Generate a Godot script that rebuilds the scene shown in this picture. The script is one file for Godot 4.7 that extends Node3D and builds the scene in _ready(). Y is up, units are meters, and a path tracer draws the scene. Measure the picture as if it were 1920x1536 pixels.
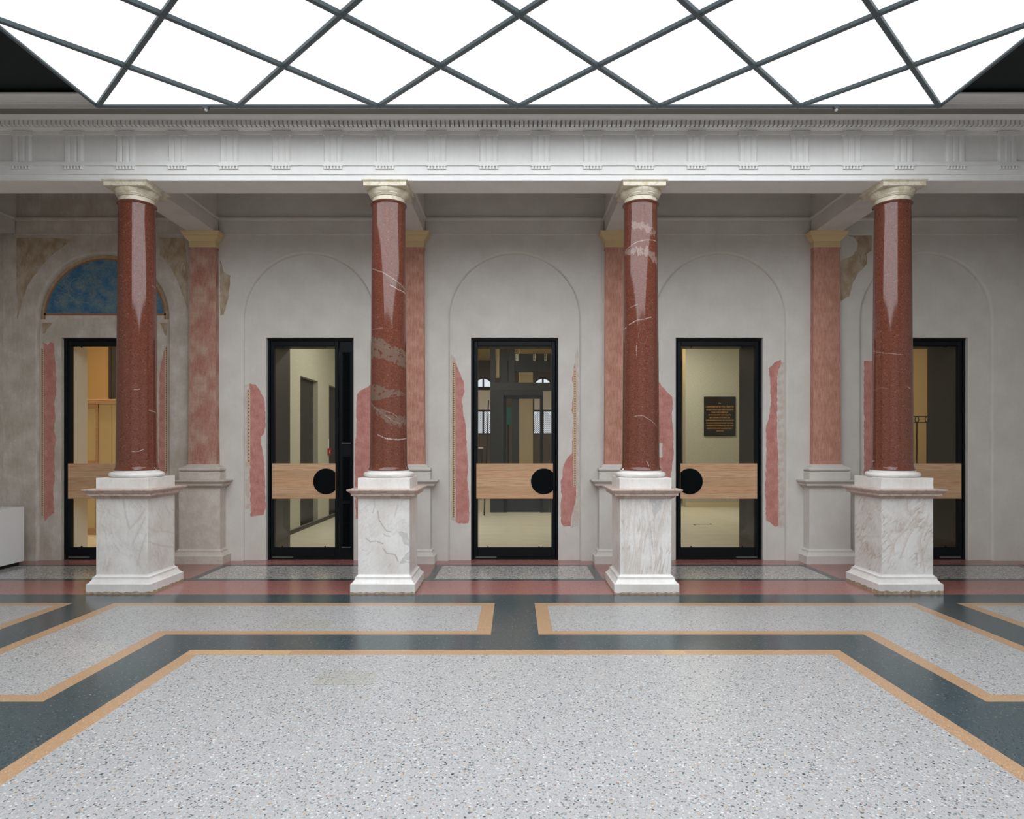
extends Node3D
# A glass-ceilinged museum hall. World: x right, y up, the viewer stands at the origin and looks along -z; "d" below is the distance from the viewer's plane, so z = -d.

const BAY := 2.81
const WALL := 8.95      # face of the rear wall
const NICHE := 9.0      # face of the shallow arched niches
const BACK := 9.8       # rear side of that wall

var M := {}
var taken := {}
var rng := RandomNumberGenerator.new()


# ---------------------------------------------------------------- mesh building
class MB:
	var v := PackedVector3Array()
	var n := PackedVector3Array()
	var t := PackedVector2Array()

	func tri(a, b, c, na, nb, nc, ua = Vector2.ZERO, ub = Vector2.ZERO, uc = Vector2.ZERO):
		if (c - a).cross(b - a).dot(na + nb + nc) < 0.0:
			var s = b; b = c; c = s
			s = nb; nb = nc; nc = s
			s = ub; ub = uc; uc = s
		v.append(a); v.append(b); v.append(c)
		n.append(na); n.append(nb); n.append(nc)
		t.append(ua); t.append(ub); t.append(uc)

	func quad(a, b, c, d, out, ua = Vector2(0, 0), ub = Vector2(1, 0), uc = Vector2(1, 1), ud = Vector2(0, 1)):
		var g = (c - a).cross(d - b)
		if g.length() < 1e-12:
			return
		g = g.normalized()
		if g.dot(out) < 0.0:
			g = -g
		tri(a, b, c, g, g, g, ua, ub, uc)
		tri(a, c, d, g, g, g, ua, uc, ud)

	func box(lo: Vector3, hi: Vector3, bev := 0.0):
		var c = (lo + hi) / 2.0
		var h = (hi - lo) / 2.0
		var b = minf(bev, minf(h.x, minf(h.y, h.z)) * 0.9)
		for ax in 3:
			var e1 = (ax + 1) % 3
			var e2 = (ax + 2) % 3
			for s in [-1.0, 1.0]:
				var q = []
				for k in [[-1, -1], [1, -1], [1, 1], [-1, 1]]:
					var p = Vector3.ZERO
					p[ax] = s * h[ax]
					p[e1] = k[0] * (h[e1] - b)
					p[e2] = k[1] * (h[e2] - b)
					q.append(c + p)
				var out = Vector3.ZERO
				out[ax] = s
				quad(q[0], q[1], q[2], q[3], out)
		if b <= 0.0:
			return
		for ax in 3:
			var e1 = (ax + 1) % 3
			var e2 = (ax + 2) % 3
			for s1 in [-1.0, 1.0]:
				for s2 in [-1.0, 1.0]:
					var q = []
					for k in [[-1.0, 0], [1.0, 0], [1.0, 1], [-1.0, 1]]:
						var p = Vector3.ZERO
						p[ax] = k[0] * (h[ax] - b)
						p[e1] = s1 * (h[e1] - (b if k[1] == 0 else 0.0))
						p[e2] = s2 * (h[e2] - (0.0 if k[1] == 0 else b))
						q.append(c + p)
					var out = Vector3.ZERO
					out[e1] = s1
					out[e2] = s2
					quad(q[0], q[1], q[2], q[3], out)
		for sx in [-1.0, 1.0]:
			for sy in [-1.0, 1.0]:
				for sz in [-1.0, 1.0]:
					var o = Vector3(sx, sy, sz)
					var a = c + o * (h - Vector3(0, b, b))
					var d = c + o * (h - Vector3(b, 0, b))
					var e = c + o * (h - Vector3(b, b, 0))
					var g = o.normalized()
					tri(a, d, e, g, g, g)

	# polygon in the plane (ux, uy) through org, pushed along uz by len
	func prism(poly: PackedVector2Array, org: Vector3, ux: Vector3, uy: Vector3, uz: Vector3, lenz: float, caps := true, uvbox := Rect2(0, 0, 1, 1), sides := true):
		var idx = Geometry2D.triangulate_polygon(poly)
		var w = uz * lenz
		if caps:
			for k in range(0, idx.size(), 3):
				var a = poly[idx[k]]; var b = poly[idx[k + 1]]; var c = poly[idx[k + 2]]
				var pa = org + ux * a.x + uy * a.y
				var pb = org + ux * b.x + uy * b.y
				var pc = org + ux * c.x + uy * c.y
				var ta = (a - uvbox.position) / uvbox.size
				var tb = (b - uvbox.position) / uvbox.size
				var tc = (c - uvbox.position) / uvbox.size
				ta.y = 1.0 - ta.y; tb.y = 1.0 - tb.y; tc.y = 1.0 - tc.y
				var dn = -uz if lenz > 0 else uz
				tri(pa, pb, pc, dn, dn, dn, ta, tb, tc)
				tri(pa + w, pb + w, pc + w, -dn, -dn, -dn, ta, tb, tc)
		if not sides:
			return
		var area = 0.0
		for k in poly.size():
			var a = poly[k]; var b = poly[(k + 1) % poly.size()]
			area += a.x * b.y - b.x * a.y
		var s = 1.0 if area > 0 else -1.0
		for k in poly.size():
			var a = poly[k]; var b = poly[(k + 1) % poly.size()]
			var d = b - a
			var out = (ux * d.y - uy * d.x) * s
			var pa = org + ux * a.x + uy * a.y
			var pb = org + ux * b.x + uy * b.y
			quad(pa, pb, pb + w, pa + w, out)

	# stacked rectangles: rows of [half x, front z, back z, y]
	func stack(rows: Array, cap_top := true, cap_low := true):
		for k in rows.size() - 1:
			var a = ring(rows[k]); var b = ring(rows[k + 1])
			for e in 4:
				var f = (e + 1) % 4
				var out = Vector3([0, 1, 0, -1][e], 0, [1, 0, -1, 0][e])
				if absf(rows[k + 1][3] - rows[k][3]) < 1e-6:
					out = Vector3(0, 1 if rows[k + 1][0] < rows[k][0] else -1, 0)
				quad(a[e], a[f], b[f], b[e], out)
		if cap_low:
			var a = ring(rows[0]); quad(a[0], a[1], a[2], a[3], Vector3.DOWN)
		if cap_top:
			var a = ring(rows[-1]); quad(a[0], a[1], a[2], a[3], Vector3.UP)

	func ring(r):
		return [Vector3(-r[0], r[3], r[1]), Vector3(r[0], r[3], r[1]), Vector3(r[0], r[3], r[2]), Vector3(-r[0], r[3], r[2])]

	# profile of Vector2(radius, y), turned round the y axis; u = 0.5 faces +z
	func lathe(prof: Array, seg := 48, sharp := 35.0, y0 := 0.0, y1 := 1.0):
		var m = prof.size()
		var nr = []
		for k in m - 1:
			var d = (prof[k + 1] - prof[k]).normalized()
			nr.append(Vector2(d.y, -d.x))
		for k in m - 1:
			var na = nr[k]; var nb = nr[k]
			if k > 0 and absf(nr[k].angle_to(nr[k - 1])) < deg_to_rad(sharp):
				na = (nr[k] + nr[k - 1]).normalized()
			if k < m - 2 and absf(nr[k].angle_to(nr[k + 1])) < deg_to_rad(sharp):
				nb = (nr[k] + nr[k + 1]).normalized()
			var p = prof[k]; var q = prof[k + 1]
			for e in seg:
				var a0 = TAU * (float(e) / seg - 0.5); var a1 = TAU * (float(e + 1) / seg - 0.5)
				var d0 = Vector3(sin(a0), 0, cos(a0)); var d1 = Vector3(sin(a1), 0, cos(a1))
				var u0 = float(e) / seg; var u1 = float(e + 1) / seg
				var vp = 1.0 - (p.y - y0) / (y1 - y0); var vq = 1.0 - (q.y - y0) / (y1 - y0)
				var P0 = d0 * p.x + Vector3(0, p.y, 0); var P1 = d1 * p.x + Vector3(0, p.y, 0)
				var Q0 = d0 * q.x + Vector3(0, q.y, 0); var Q1 = d1 * q.x + Vector3(0, q.y, 0)
				var n0 = d0 * na.x + Vector3(0, na.y, 0); var n1 = d1 * na.x + Vector3(0, na.y, 0)
				var m0 = d0 * nb.x + Vector3(0, nb.y, 0); var m1 = d1 * nb.x + Vector3(0, nb.y, 0)
				if p.x > 1e-6:
					tri(P0, P1, Q1, n0, n1, m1, Vector2(u0, vp), Vector2(u1, vp), Vector2(u1, vq))
				if q.x > 1e-6:
					tri(P0, Q1, Q0, n0, m1, m0, Vector2(u0, vp), Vector2(u1, vq), Vector2(u0, vq))

	func tube(pts: Array, r: float, seg := 8):
		for k in pts.size() - 1:
			var a = pts[k]; var b = pts[k + 1]
			var d = (b - a).normalized()
			var s = d.cross(Vector3(0.31, 0.9, 0.3)).normalized()
			var w = d.cross(s)
			for e in seg:
				var t0 = TAU * e / seg; var t1 = TAU * (e + 1) / seg
				var n0 = s * cos(t0) + w * sin(t0); var n1 = s * cos(t1) + w * sin(t1)
				tri(a + n0 * r, a + n1 * r, b + n1 * r, n0, n1, n1)
				tri(a + n0 * r, b + n1 * r, b + n0 * r, n0, n1, n0)
				tri(a, a + n0 * r, a + n1 * r, -d, -d, -d)
				tri(b, b + n0 * r, b + n1 * r, d, d, d)

	func mesh() -> ArrayMesh:
		var a = []
		a.resize(Mesh.ARRAY_MAX)
		a[Mesh.ARRAY_VERTEX] = v
		a[Mesh.ARRAY_NORMAL] = n
		a[Mesh.ARRAY_TEX_UV] = t
		a[Mesh.ARRAY_TEX_UV2] = t
		var m = ArrayMesh.new()
		m.add_surface_from_arrays(Mesh.PRIMITIVE_TRIANGLES, a)
		return m


func numbered(called: String) -> String:
	var k = taken.get(called, 0)
	taken[called] = k + 1
	return called if k == 0 else "%s_%03d" % [called, k]


func thing(called, label, category, at := Vector3.ZERO, group := "") -> Node3D:
	var o = Node3D.new()
	o.name = numbered(called)
	o.position = at
	o.set_meta("label", label)
	o.set_meta("category", category)
	if group:
		o.set_meta("group", group)
	add_child(o)
	return o


func structure(called, label, at := Vector3.ZERO) -> Node3D:
	var o = Node3D.new()
	o.name = called
	o.position = at
	o.set_meta("kind", "structure")
	o.set_meta("label", label)
	add_child(o)
	return o


func part(parent: Node3D, called: String, b, material: Material, at := Vector3.ZERO) -> MeshInstance3D:
	var o = MeshInstance3D.new()
	o.name = called
	o.mesh = b.mesh() if b is MB else b
	o.material_override = material
	o.position = at
	parent.add_child(o, true)
	return o


func boxpart(parent, called, lo, hi, material, bev := 0.0):
	var b = MB.new()
	b.box(lo, hi, bev)
	return part(parent, called, b, material)


# ---------------------------------------------------------------- textures and materials
func noise(seed_: int, freq: float, octaves := 4, kind := FastNoiseLite.TYPE_SIMPLEX_SMOOTH) -> FastNoiseLite:
	var f = FastNoiseLite.new()
	f.seed = seed_
	f.noise_type = kind
	f.frequency = freq
	f.fractal_octaves = octaves
	return f


func ramp_texture(seed_: int, freq: float, cols: Array, stops: Array, size := 512, octaves := 5) -> NoiseTexture2D:
	var g = Gradient.new()
	g.colors = PackedColorArray(cols)
	g.offsets = PackedFloat32Array(stops)
	var x = NoiseTexture2D.new()
	x.width = size
	x.height = size
	x.seamless = true
	x.noise = noise(seed_, freq, octaves)
	x.color_ramp = g
	return x


func grey_texture(seed_: int, freq: float, size := 512, octaves := 4) -> NoiseTexture2D:
	return ramp_texture(seed_, freq, [Color.BLACK, Color.WHITE], [0.0, 1.0], size, octaves)


# two colours mixed by broad clouds, fine grain, upright brush streaks and single grains
func mottled(seed_: int, a: Color, b: Color, coarse: float, fine: float, streak: float, speck: float, size := 512, freq := 0.009) -> ImageTexture:
	var r = RandomNumberGenerator.new()
	r.seed = seed_
	var nc = noise(seed_, freq, 4).get_seamless_image(size, size)
	var nf = noise(seed_ + 50, 0.07, 4).get_seamless_image(size, size)
	nc.convert(Image.FORMAT_L8)
	nf.convert(Image.FORMAT_L8)
	var c = nc.get_data(); var f = nf.get_data()
	var px = PackedByteArray()
	px.resize(size * size * 3)
	for y in size:
		var ys = (absi(y - size / 2) / 6) * size
		for x in size:
			var k = y * size + x
			var t = 0.5 + coarse * (c[k] / 127.5 - 1.0) + fine * (f[k] / 127.5 - 1.0) + streak * (f[ys + x] / 127.5 - 1.0) + speck * (r.randf() - 0.5)
			t = clampf(t, 0.0, 1.0)
			px[k * 3] = int((a.r + (b.r - a.r) * t) * 255)
			px[k * 3 + 1] = int((a.g + (b.g - a.g) * t) * 255)
			px[k * 3 + 2] = int((a.b + (b.b - a.b) * t) * 255)
	return ImageTexture.create_from_image(Image.create_from_data(size, size, false, Image.FORMAT_RGB8, px))


# stone chips cast in a ground colour; chips: [Color, share]
func terrazzo(size: int, ground: Color, grain: float, chips: Array, count: int, rmin: float, rmax: float, seed_: int) -> ImageTexture:
	var r = RandomNumberGenerator.new()
	r.seed = seed_
	var px = PackedByteArray()
	px.resize(size * size * 3)
	for k in size * size:
		var w = 1.0 + (r.randf() - 0.5) * grain
		px[k * 3] = int(clampf(ground.r * w, 0, 1) * 255)
		px[k * 3 + 1] = int(clampf(ground.g * w, 0, 1) * 255)
		px[k * 3 + 2] = int(clampf(ground.b * w, 0, 1) * 255)
	var total = 0.0
	for c in chips:
		total += c[1]
	for k in count:
		var pick = r.randf() * total
		var col: Color = chips[0][0]
		for c in chips:
			pick -= c[1]
			if pick <= 0.0:
				col = c[0]
				break
		var w = 1.0 + (r.randf() - 0.5) * 0.24
		var cr = int(clampf(col.r * w, 0, 1) * 255); var cg = int(clampf(col.g * w, 0, 1) * 255); var cb = int(clampf(col.b * w, 0, 1) * 255)
		var a = rmin + (rmax - rmin) * pow(r.randf(), 1.8)
		var bb = a * r.randf_range(0.45, 0.95)
		var th = r.randf() * TAU
		var ct = cos(th); var sn = sin(th)
		var cut = r.randf_range(0.85, 1.3)
		var cx = r.randf() * size; var cy = r.randf() * size
		var R = int(ceil(a))
		for y in range(-R, R + 1):
			for x in range(-R, R + 1):
				var p = (x * ct + y * sn) / a; var q = (y * ct - x * sn) / bb
				if p * p + q * q <= 1.0 and absf(p) + absf(q) <= cut:
					var o = (posmod(int(cy) + y, size) * size + posmod(int(cx) + x, size)) * 3
					px[o] = cr; px[o + 1] = cg; px[o + 2] = cb
	return ImageTexture.create_from_image(Image.create_from_data(size, size, false, Image.FORMAT_RGB8, px))


func dab(img: Image, x: float, y: float, r: float, col: Color, a: float):
	var w = img.get_width(); var h = img.get_height()
	for j in range(maxi(0, int(y - r)), mini(h, int(y + r) + 2)):
		for i in range(maxi(0, int(x - r)), mini(w, int(x + r) + 2)):
			var d = Vector2(i - x, j - y).length() / maxf(r, 0.5)
			if d < 1.0:
				var k = a * minf(1.0, (1.0 - d) * 1.8)
				var o = img.get_pixel(i, j)
				if k > o.a:
					img.set_pixel(i, j, Color(col.r, col.g, col.b, k))


# a wandering line through points given as fractions of the picture
func stroke(img: Image, pts: Array, r: float, col: Color, a: float, wander := 1.0, gap := 0.0):
	var size = Vector2(img.get_width(), img.get_height())
	for k in pts.size() - 1:
		var p = pts[k] * size; var q = pts[k + 1] * size
		var steps = int(maxf(2.0, (q - p).length() / maxf(0.6, r * 0.5)))
		for s in steps:
			if rng.randf() < gap:
				continue
			var c = p.lerp(q, float(s) / steps)
			dab(img, c.x + rng.randf_range(-wander, wander), c.y + rng.randf_range(-wander, wander), r * rng.randf_range(0.55, 1.15), col, a * rng.randf_range(0.6, 1.0))


func cloud(img: Image, pts: Array, col: Color, a: float, ragged := 6.0, holes := 0.3):
	var size = Vector2(img.get_width(), img.get_height())
	var poly = PackedVector2Array()
	for p in pts:
		poly.append(p * size)
	var lo = poly[0]; var hi = poly[0]
	for p in poly:
		lo = lo.min(p); hi = hi.max(p)
	var f = noise(rng.randi() % 9999, 0.045, 4)
	var g = noise(rng.randi() % 9999, 0.03, 4)
	for j in range(maxi(0, int(lo.y - ragged)), mini(int(size.y), int(hi.y + ragged))):
		for i in range(maxi(0, int(lo.x - ragged)), mini(int(size.x), int(hi.x + ragged))):
			var p = Vector2(i + f.get_noise_2d(i, j) * ragged * 2.0, j + f.get_noise_2d(i + 500, j) * ragged * 2.0)
			if Geometry2D.is_point_in_polygon(p, poly) and g.get_noise_2d(i, j) < 0.5 - holes:
				img.set_pixel(i, j, Color(col.r, col.g, col.b, a * (0.75 + 0.25 * f.get_noise_2d(i * 3, j * 3))))


func clear_image(w: int, h: int, col := Color(0, 0, 0, 0)) -> Image:
	var im = Image.create_empty(w, h, false, Image.FORMAT_RGBA8)
	im.fill(col)
	return im


func mat(called: String, col: Color, rough: float, tex: Texture2D = null, metres := 1.0, relief: Texture2D = null, relief_cm := 0.0) -> StandardMaterial3D:
	var m = StandardMaterial3D.new()
	m.resource_name = called
	m.albedo_color = col
	m.roughness = rough
	if tex:
		m.albedo_texture = tex
		m.uv1_triplanar = true
		m.uv1_world_triplanar = true
		m.uv1_triplanar_sharpness = 8.0
		m.uv1_scale = Vector3.ONE / metres
	if relief:
		m.heightmap_enabled = true
		m.heightmap_texture = relief
		m.heightmap_scale = relief_cm
		m.uv1_triplanar = true
		m.uv1_world_triplanar = true
		m.uv1_triplanar_sharpness = 8.0
		m.uv1_scale = Vector3.ONE / metres
	M[called] = m
	return m


func overlaid(base: StandardMaterial3D, img: Image) -> StandardMaterial3D:
	var m = base.duplicate()
	m.detail_enabled = true
	m.detail_blend_mode = BaseMaterial3D.BLEND_MODE_MIX
	m.detail_uv_layer = BaseMaterial3D.DETAIL_UV_2
	m.detail_albedo = ImageTexture.create_from_image(img)
	return m


func pictured(called: String, img: Image, rough: float) -> StandardMaterial3D:
	var m = StandardMaterial3D.new()
	m.resource_name = called
	m.albedo_texture = ImageTexture.create_from_image(img)
	m.roughness = rough
	M[called] = m
	return m


# ---------------------------------------------------------------- the scene
func _ready():
	rng.seed = 7
	set_view()
	make_materials()
	build_floor()
	build_rear_wall()
	build_shell()
	build_gallery_ceiling()
	build_entablature()
	build_skylight()
	for k in 4:
		build_column(k)
	for k in 4:
		build_pilaster(k)
	for k in 5:
		build_door(k)
	build_frescoes()
	build_far_rooms()
	build_small_things()


func set_view():
	var f := 1230.0
	var near := 0.05
	var cam := Camera3D.new()
	cam.name = "camera"
	cam.position = Vector3(0, 1.6, 0)
	cam.projection = Camera3D.PROJECTION_FRUSTUM
	cam.near = near
	cam.far = 200.0
	cam.size = near * 1536.0 / f
	cam.frustum_offset = Vector2(-5.0, 64.0) * near / f
	cam.current = true
	add_child(cam)
	var env := Environment.new()
	env.background_mode = Environment.BG_SKY
	var sky := ProceduralSkyMaterial.new()
	sky.sky_top_color = Color(0.80, 0.83, 0.86)
	sky.sky_horizon_color = Color(0.88, 0.90, 0.92)
	sky.ground_bottom_color = Color(0.45, 0.46, 0.44)
	sky.ground_horizon_color = Color(0.60, 0.61, 0.60)
	sky.sky_energy_multiplier = 1.1
	env.sky = Sky.new()
	env.sky.sky_material = sky
	env.tonemap_mode = Environment.TONE_MAPPER_LINEAR
	env.tonemap_exposure = 1.0
	env.sdfgi_enabled = true
	env.ssao_enabled = true
	env.ssil_enabled = true
	var we := WorldEnvironment.new()
	we.name = "environment"
	we.environment = env
	add_child(we)
	# daylight that the glass ceiling lets through, as large as the ceiling and just below its bars
	area_light("skylight_daylight", P(0.04, 4.925, 2.355), Vector2(8.43, 8.43), Color(0.945, 0.975, 1.0), SKYLIGHT)


const SKYLIGHT := 0.84


func area_light(called, at, size, col, energy):
	var l := AreaLight3D.new()
	l.name = called
	l.area_size = size
	l.area_normalize_energy = false
	l.light_color = col
	l.light_energy = energy
	l.area_range = 40.0
	l.shadow_enabled = true
	l.position = at
	l.rotation_degrees.x = -90.0
	add_child(l)


func P(x: float, h: float, d: float) -> Vector3:
	return Vector3(x, h, -d)


func make_materials():
	var light_chips = [[Color(0.82, 0.83, 0.83), 4.0], [Color(0.75, 0.755, 0.76), 4.0], [Color(0.64, 0.645, 0.65), 2.4], [Color(0.42, 0.47, 0.485), 1.5], [Color(0.25, 0.30, 0.32), 0.6], [Color(0.72, 0.60, 0.54), 0.5], [Color(0.80, 0.66, 0.50), 0.35], [Color(0.60, 0.47, 0.44), 0.2]]
	M.field = mat("light_terrazzo", Color(0.865, 0.855, 0.845), 0.34, terrazzo(1024, Color(0.735, 0.74, 0.745), 0.10, light_chips, 30000, 1.5, 5.2, 11), 1.7)
	var fine_chips = [[Color(0.82, 0.81, 0.79), 4.0], [Color(0.66, 0.65, 0.63), 3.0], [Color(0.40, 0.41, 0.40), 2.0], [Color(0.22, 0.24, 0.24), 1.2], [Color(0.68, 0.58, 0.50), 0.8]]
	M.granite = mat("gallery_terrazzo", Color(1, 1, 1), 0.16, terrazzo(512, Color(0.64, 0.635, 0.62), 0.12, fine_chips, 5200, 2.0, 7.0, 12), 0.9)
	var dark_chips = [[Color(0.25, 0.31, 0.34), 4.0], [Color(0.33, 0.38, 0.41), 2.5], [Color(0.17, 0.21, 0.24), 2.5], [Color(0.43, 0.47, 0.49), 0.35], [Color(0.70, 0.70, 0.68), 0.05]]
	M.slate = mat("dark_terrazzo", Color(0.91, 0.91, 0.885), 0.2, terrazzo(512, Color(0.285, 0.335, 0.36), 0.10, dark_chips, 6000, 1.2, 4.5, 13), 0.9)
	var sand_chips = [[Color(0.80, 0.63, 0.46), 4.0], [Color(0.72, 0.55, 0.39), 3.0], [Color(0.86, 0.72, 0.56), 2.0], [Color(0.58, 0.44, 0.32), 1.0]]
	M.sand = mat("sand_terrazzo", Color(0.87, 0.90, 0.95), 0.3, terrazzo(512, Color(0.77, 0.60, 0.44), 0.09, sand_chips, 7000, 1.2, 3.6, 14), 0.8)
	var red_chips = [[Color(0.62, 0.42, 0.39), 4.0], [Color(0.55, 0.36, 0.34), 3.0], [Color(0.68, 0.45, 0.42), 2.0], [Color(0.47, 0.29, 0.28), 1.0]]
	M.red_floor = mat("red_terrazzo", Color(1, 1, 1), 0.17, terrazzo(512, Color(0.60, 0.40, 0.375), 0.10, red_chips, 6500, 1.2, 4.0, 15), 0.9)
	M.sand_pale = M.sand.duplicate()
	M.sand_pale.albedo_color = Color(0.93, 0.98, 1.0)
	M.field_dull = M.field.duplicate()
	M.field_dull.albedo_color = Color(0.845, 0.83, 0.795)
	var rough_relief = grey_texture(31, 0.02, 512, 5)
	M.plaster = mat("grey_white_plaster", Color(1, 1, 1), 0.92, mottled(21, Color(0.80, 0.775, 0.745), Color(0.85, 0.832, 0.808), 0.4, 0.12, 0.1, 0.1), 2.3, rough_relief, 0.2)
	M.stucco = mat("white_stucco", Color(1, 1, 1), 0.85, mottled(22, Color(0.905, 0.895, 0.88), Color(0.94, 0.932, 0.922), 0.35, 0.15, 0.2, 0.1), 1.9)
	M.aged = mat("aged_plaster", Color(1, 1, 1), 0.93, mottled(23, Color(0.70, 0.655, 0.595), Color(0.83, 0.805, 0.77), 0.4, 0.12, 0.16, 0.15), 1.7, rough_relief, 0.3)
	M.aged_stone = mat("aged_beige_stone", Color(1, 1, 1), 0.9, mottled(24, Color(0.75, 0.70, 0.645), Color(0.83, 0.805, 0.775), 0.4, 0.2, 0.1, 0.2), 1.1, rough_relief, 0.3)
	M.pink = mat("pink_fresco", Color(1, 1, 1), 0.94, mottled(25, Color(0.685, 0.435, 0.395), Color(0.81, 0.60, 0.56), 0.35, 0.2, 0.15, 0.35), 0.9, rough_relief, 0.4)
	M.pink_deep = mat("salmon_limewash", Color(1, 1, 1), 0.92, mottled(26, Color(0.67, 0.46, 0.385), Color(0.81, 0.625, 0.55), 0.3, 0.12, 0.4, 0.25), 1.0, rough_relief, 0.3)
	M.pink_worn = mat("worn_pink_limewash", Color(1, 1, 1), 0.93, mottled(27, Color(0.645, 0.415, 0.36), Color(0.745, 0.625, 0.555), 0.5, 0.2, 0.25, 0.3, 512, 0.006), 1.2, rough_relief, 0.4)
	M.ochre_cap = mat("ochre_paint", Color(0.86, 0.76, 0.58), 0.85)
	M.faded = mat("faded_fresco", Color(1, 1, 1), 0.94, mottled(28, Color(0.76, 0.69, 0.63), Color(0.83, 0.81, 0.785), 0.5, 0.3, 0.2, 0.2), 0.6)
	M.umber = mat("umber_fresco", Color(1, 1, 1), 0.94, mottled(29, Color(0.60, 0.505, 0.39), Color(0.73, 0.655, 0.555), 0.4, 0.3, 0.1, 0.3), 0.7)
	M.rust = mat("rust_line_paint", Color(0.60, 0.42, 0.28), 0.94)
	M.dot_brown = mat("brown_border_paint", Color(0.53, 0.36, 0.25), 0.94)
	M.dot_ochre = mat("ochre_border_paint", Color(0.78, 0.705, 0.605), 0.94)
	M.marble = mat("white_marble", Color(1, 1, 1), 0.30, mottled(41, Color(0.845, 0.82, 0.795), Color(0.925, 0.917, 0.905), 0.5, 0.15, 0.15, 0.1, 512, 0.006), 1.3)
	M.stained = mat("stained_marble", Color(1, 1, 1), 0.7, mottled(44, Color(0.50, 0.44, 0.33), Color(0.76, 0.71, 0.62), 0.4, 0.4, 0.1, 0.3), 0.3)
	M.cream_marble = mat("cream_marble", Color(1, 1, 1), 0.35, ramp_texture(42, 0.012, [Color(0.78, 0.72, 0.61), Color(0.87, 0.84, 0.77), Color(0.84, 0.80, 0.71)], [0.2, 0.55, 0.85], 512, 5), 0.6)
	M.rosy_marble = mat("rosy_marble", Color(1, 1, 1), 0.35, ramp_texture(43, 0.012, [Color(0.70, 0.60, 0.55), Color(0.80, 0.73, 0.69), Color(0.76, 0.68, 0.63)], [0.2, 0.55, 0.85], 512, 5), 0.6)
	var red_specks = [[Color(0.42, 0.24, 0.185), 5.0], [Color(0.46, 0.27, 0.21), 4.0], [Color(0.36, 0.20, 0.155), 4.0], [Color(0.50, 0.31, 0.25), 1.2], [Color(0.30, 0.165, 0.135), 2.0]]
	M.red_marble = mat("red_marble", Color(1, 1, 1), 0.075, terrazzo(512, Color(0.43, 0.245, 0.19), 0.16, red_specks, 9000, 1.5, 6.0, 16), 0.6)
	M.metal = mat("black_steel", Color(0.045, 0.07, 0.085), 0.42)
	M.metal.metallic_specular = 0.3
	M.disc = mat("black_lacquer", Color(0.03, 0.05, 0.06), 0.7)
	M.disc.metallic_specular = 0.2
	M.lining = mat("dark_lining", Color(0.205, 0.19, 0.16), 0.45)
	M.lining_cream = mat("cream_lining", Color(0.92, 0.885, 0.81), 0.8)
	M.bar = mat("teal_grey_bar", Color(0.34, 0.395, 0.415), 0.5)
	M.black = mat("black_ceiling_paint", Color(0.10, 0.135, 0.145), 0.9)
	M.steel = mat("brushed_steel", Color(0.75, 0.75, 0.73), 0.3)
	M.steel.metallic = 0.9
	M.white = mat("white_lacquer", Color(0.94, 0.945, 0.95), 0.5)
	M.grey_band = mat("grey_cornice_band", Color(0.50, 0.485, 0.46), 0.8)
	M.shadow_gap = mat("dark_recess", Color(0.12, 0.12, 0.12), 0.8)
	for k in 3:
		var w = mat("oak_%d" % k, [Color(1, 1, 1), Color(0.95, 0.94, 0.92), Color(0.99, 0.96, 0.94)][k], 0.55, ramp_texture(51 + k, 0.012, [Color(0.735, 0.57, 0.435), Color(0.80, 0.645, 0.505), Color(0.83, 0.685, 0.545), Color(0.765, 0.605, 0.47)], [0.15, 0.42, 0.65, 0.9], 512, 5))
		w.uv1_scale = Vector3(0.35, 9.0, 9.0)
		w.uv1_offset = Vector3(0.31 * k, 0.17 * k, 0)
	var g = StandardMaterial3D.new()
	g.resource_name = "door_glass"
	g.transparency = BaseMaterial3D.TRANSPARENCY_ALPHA
	g.albedo_color = Color(0.05, 0.07, 0.06, 0.06)
	g.roughness = 0.0
	M.glass = g
	var e = StandardMaterial3D.new()
	e.resource_name = "skylight_diffuser"
	e.albedo_color = Color(0.85, 0.87, 0.88)
	e.roughness = 0.6
	e.emission_enabled = true
	e.emission = Color(0.975, 0.985, 1.0)
	e.emission_energy_multiplier = 1.0
	M.diffuser = e


# ---------------------------------------------------------------- floor
func slab(parent, called, x0, x1, d0, d1, material):
	boxpart(parent, called, P(minf(x0, x1), -0.012, maxf(d0, d1)), P(maxf(x0, x1), 0.0, minf(d0, d1)), material)


func patch(parent, called, pts: Array, material):
	var poly = PackedVector2Array()
	for p in pts:
		poly.append(Vector2(p[0], p[1]))
	var b = MB.new()
	b.prism(poly, Vector3(0, -0.012, 0), Vector3(1, 0, 0), Vector3(0, 0, -1), Vector3(0, 1, 0), 0.012)
	part(parent, called, b, material)


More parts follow.
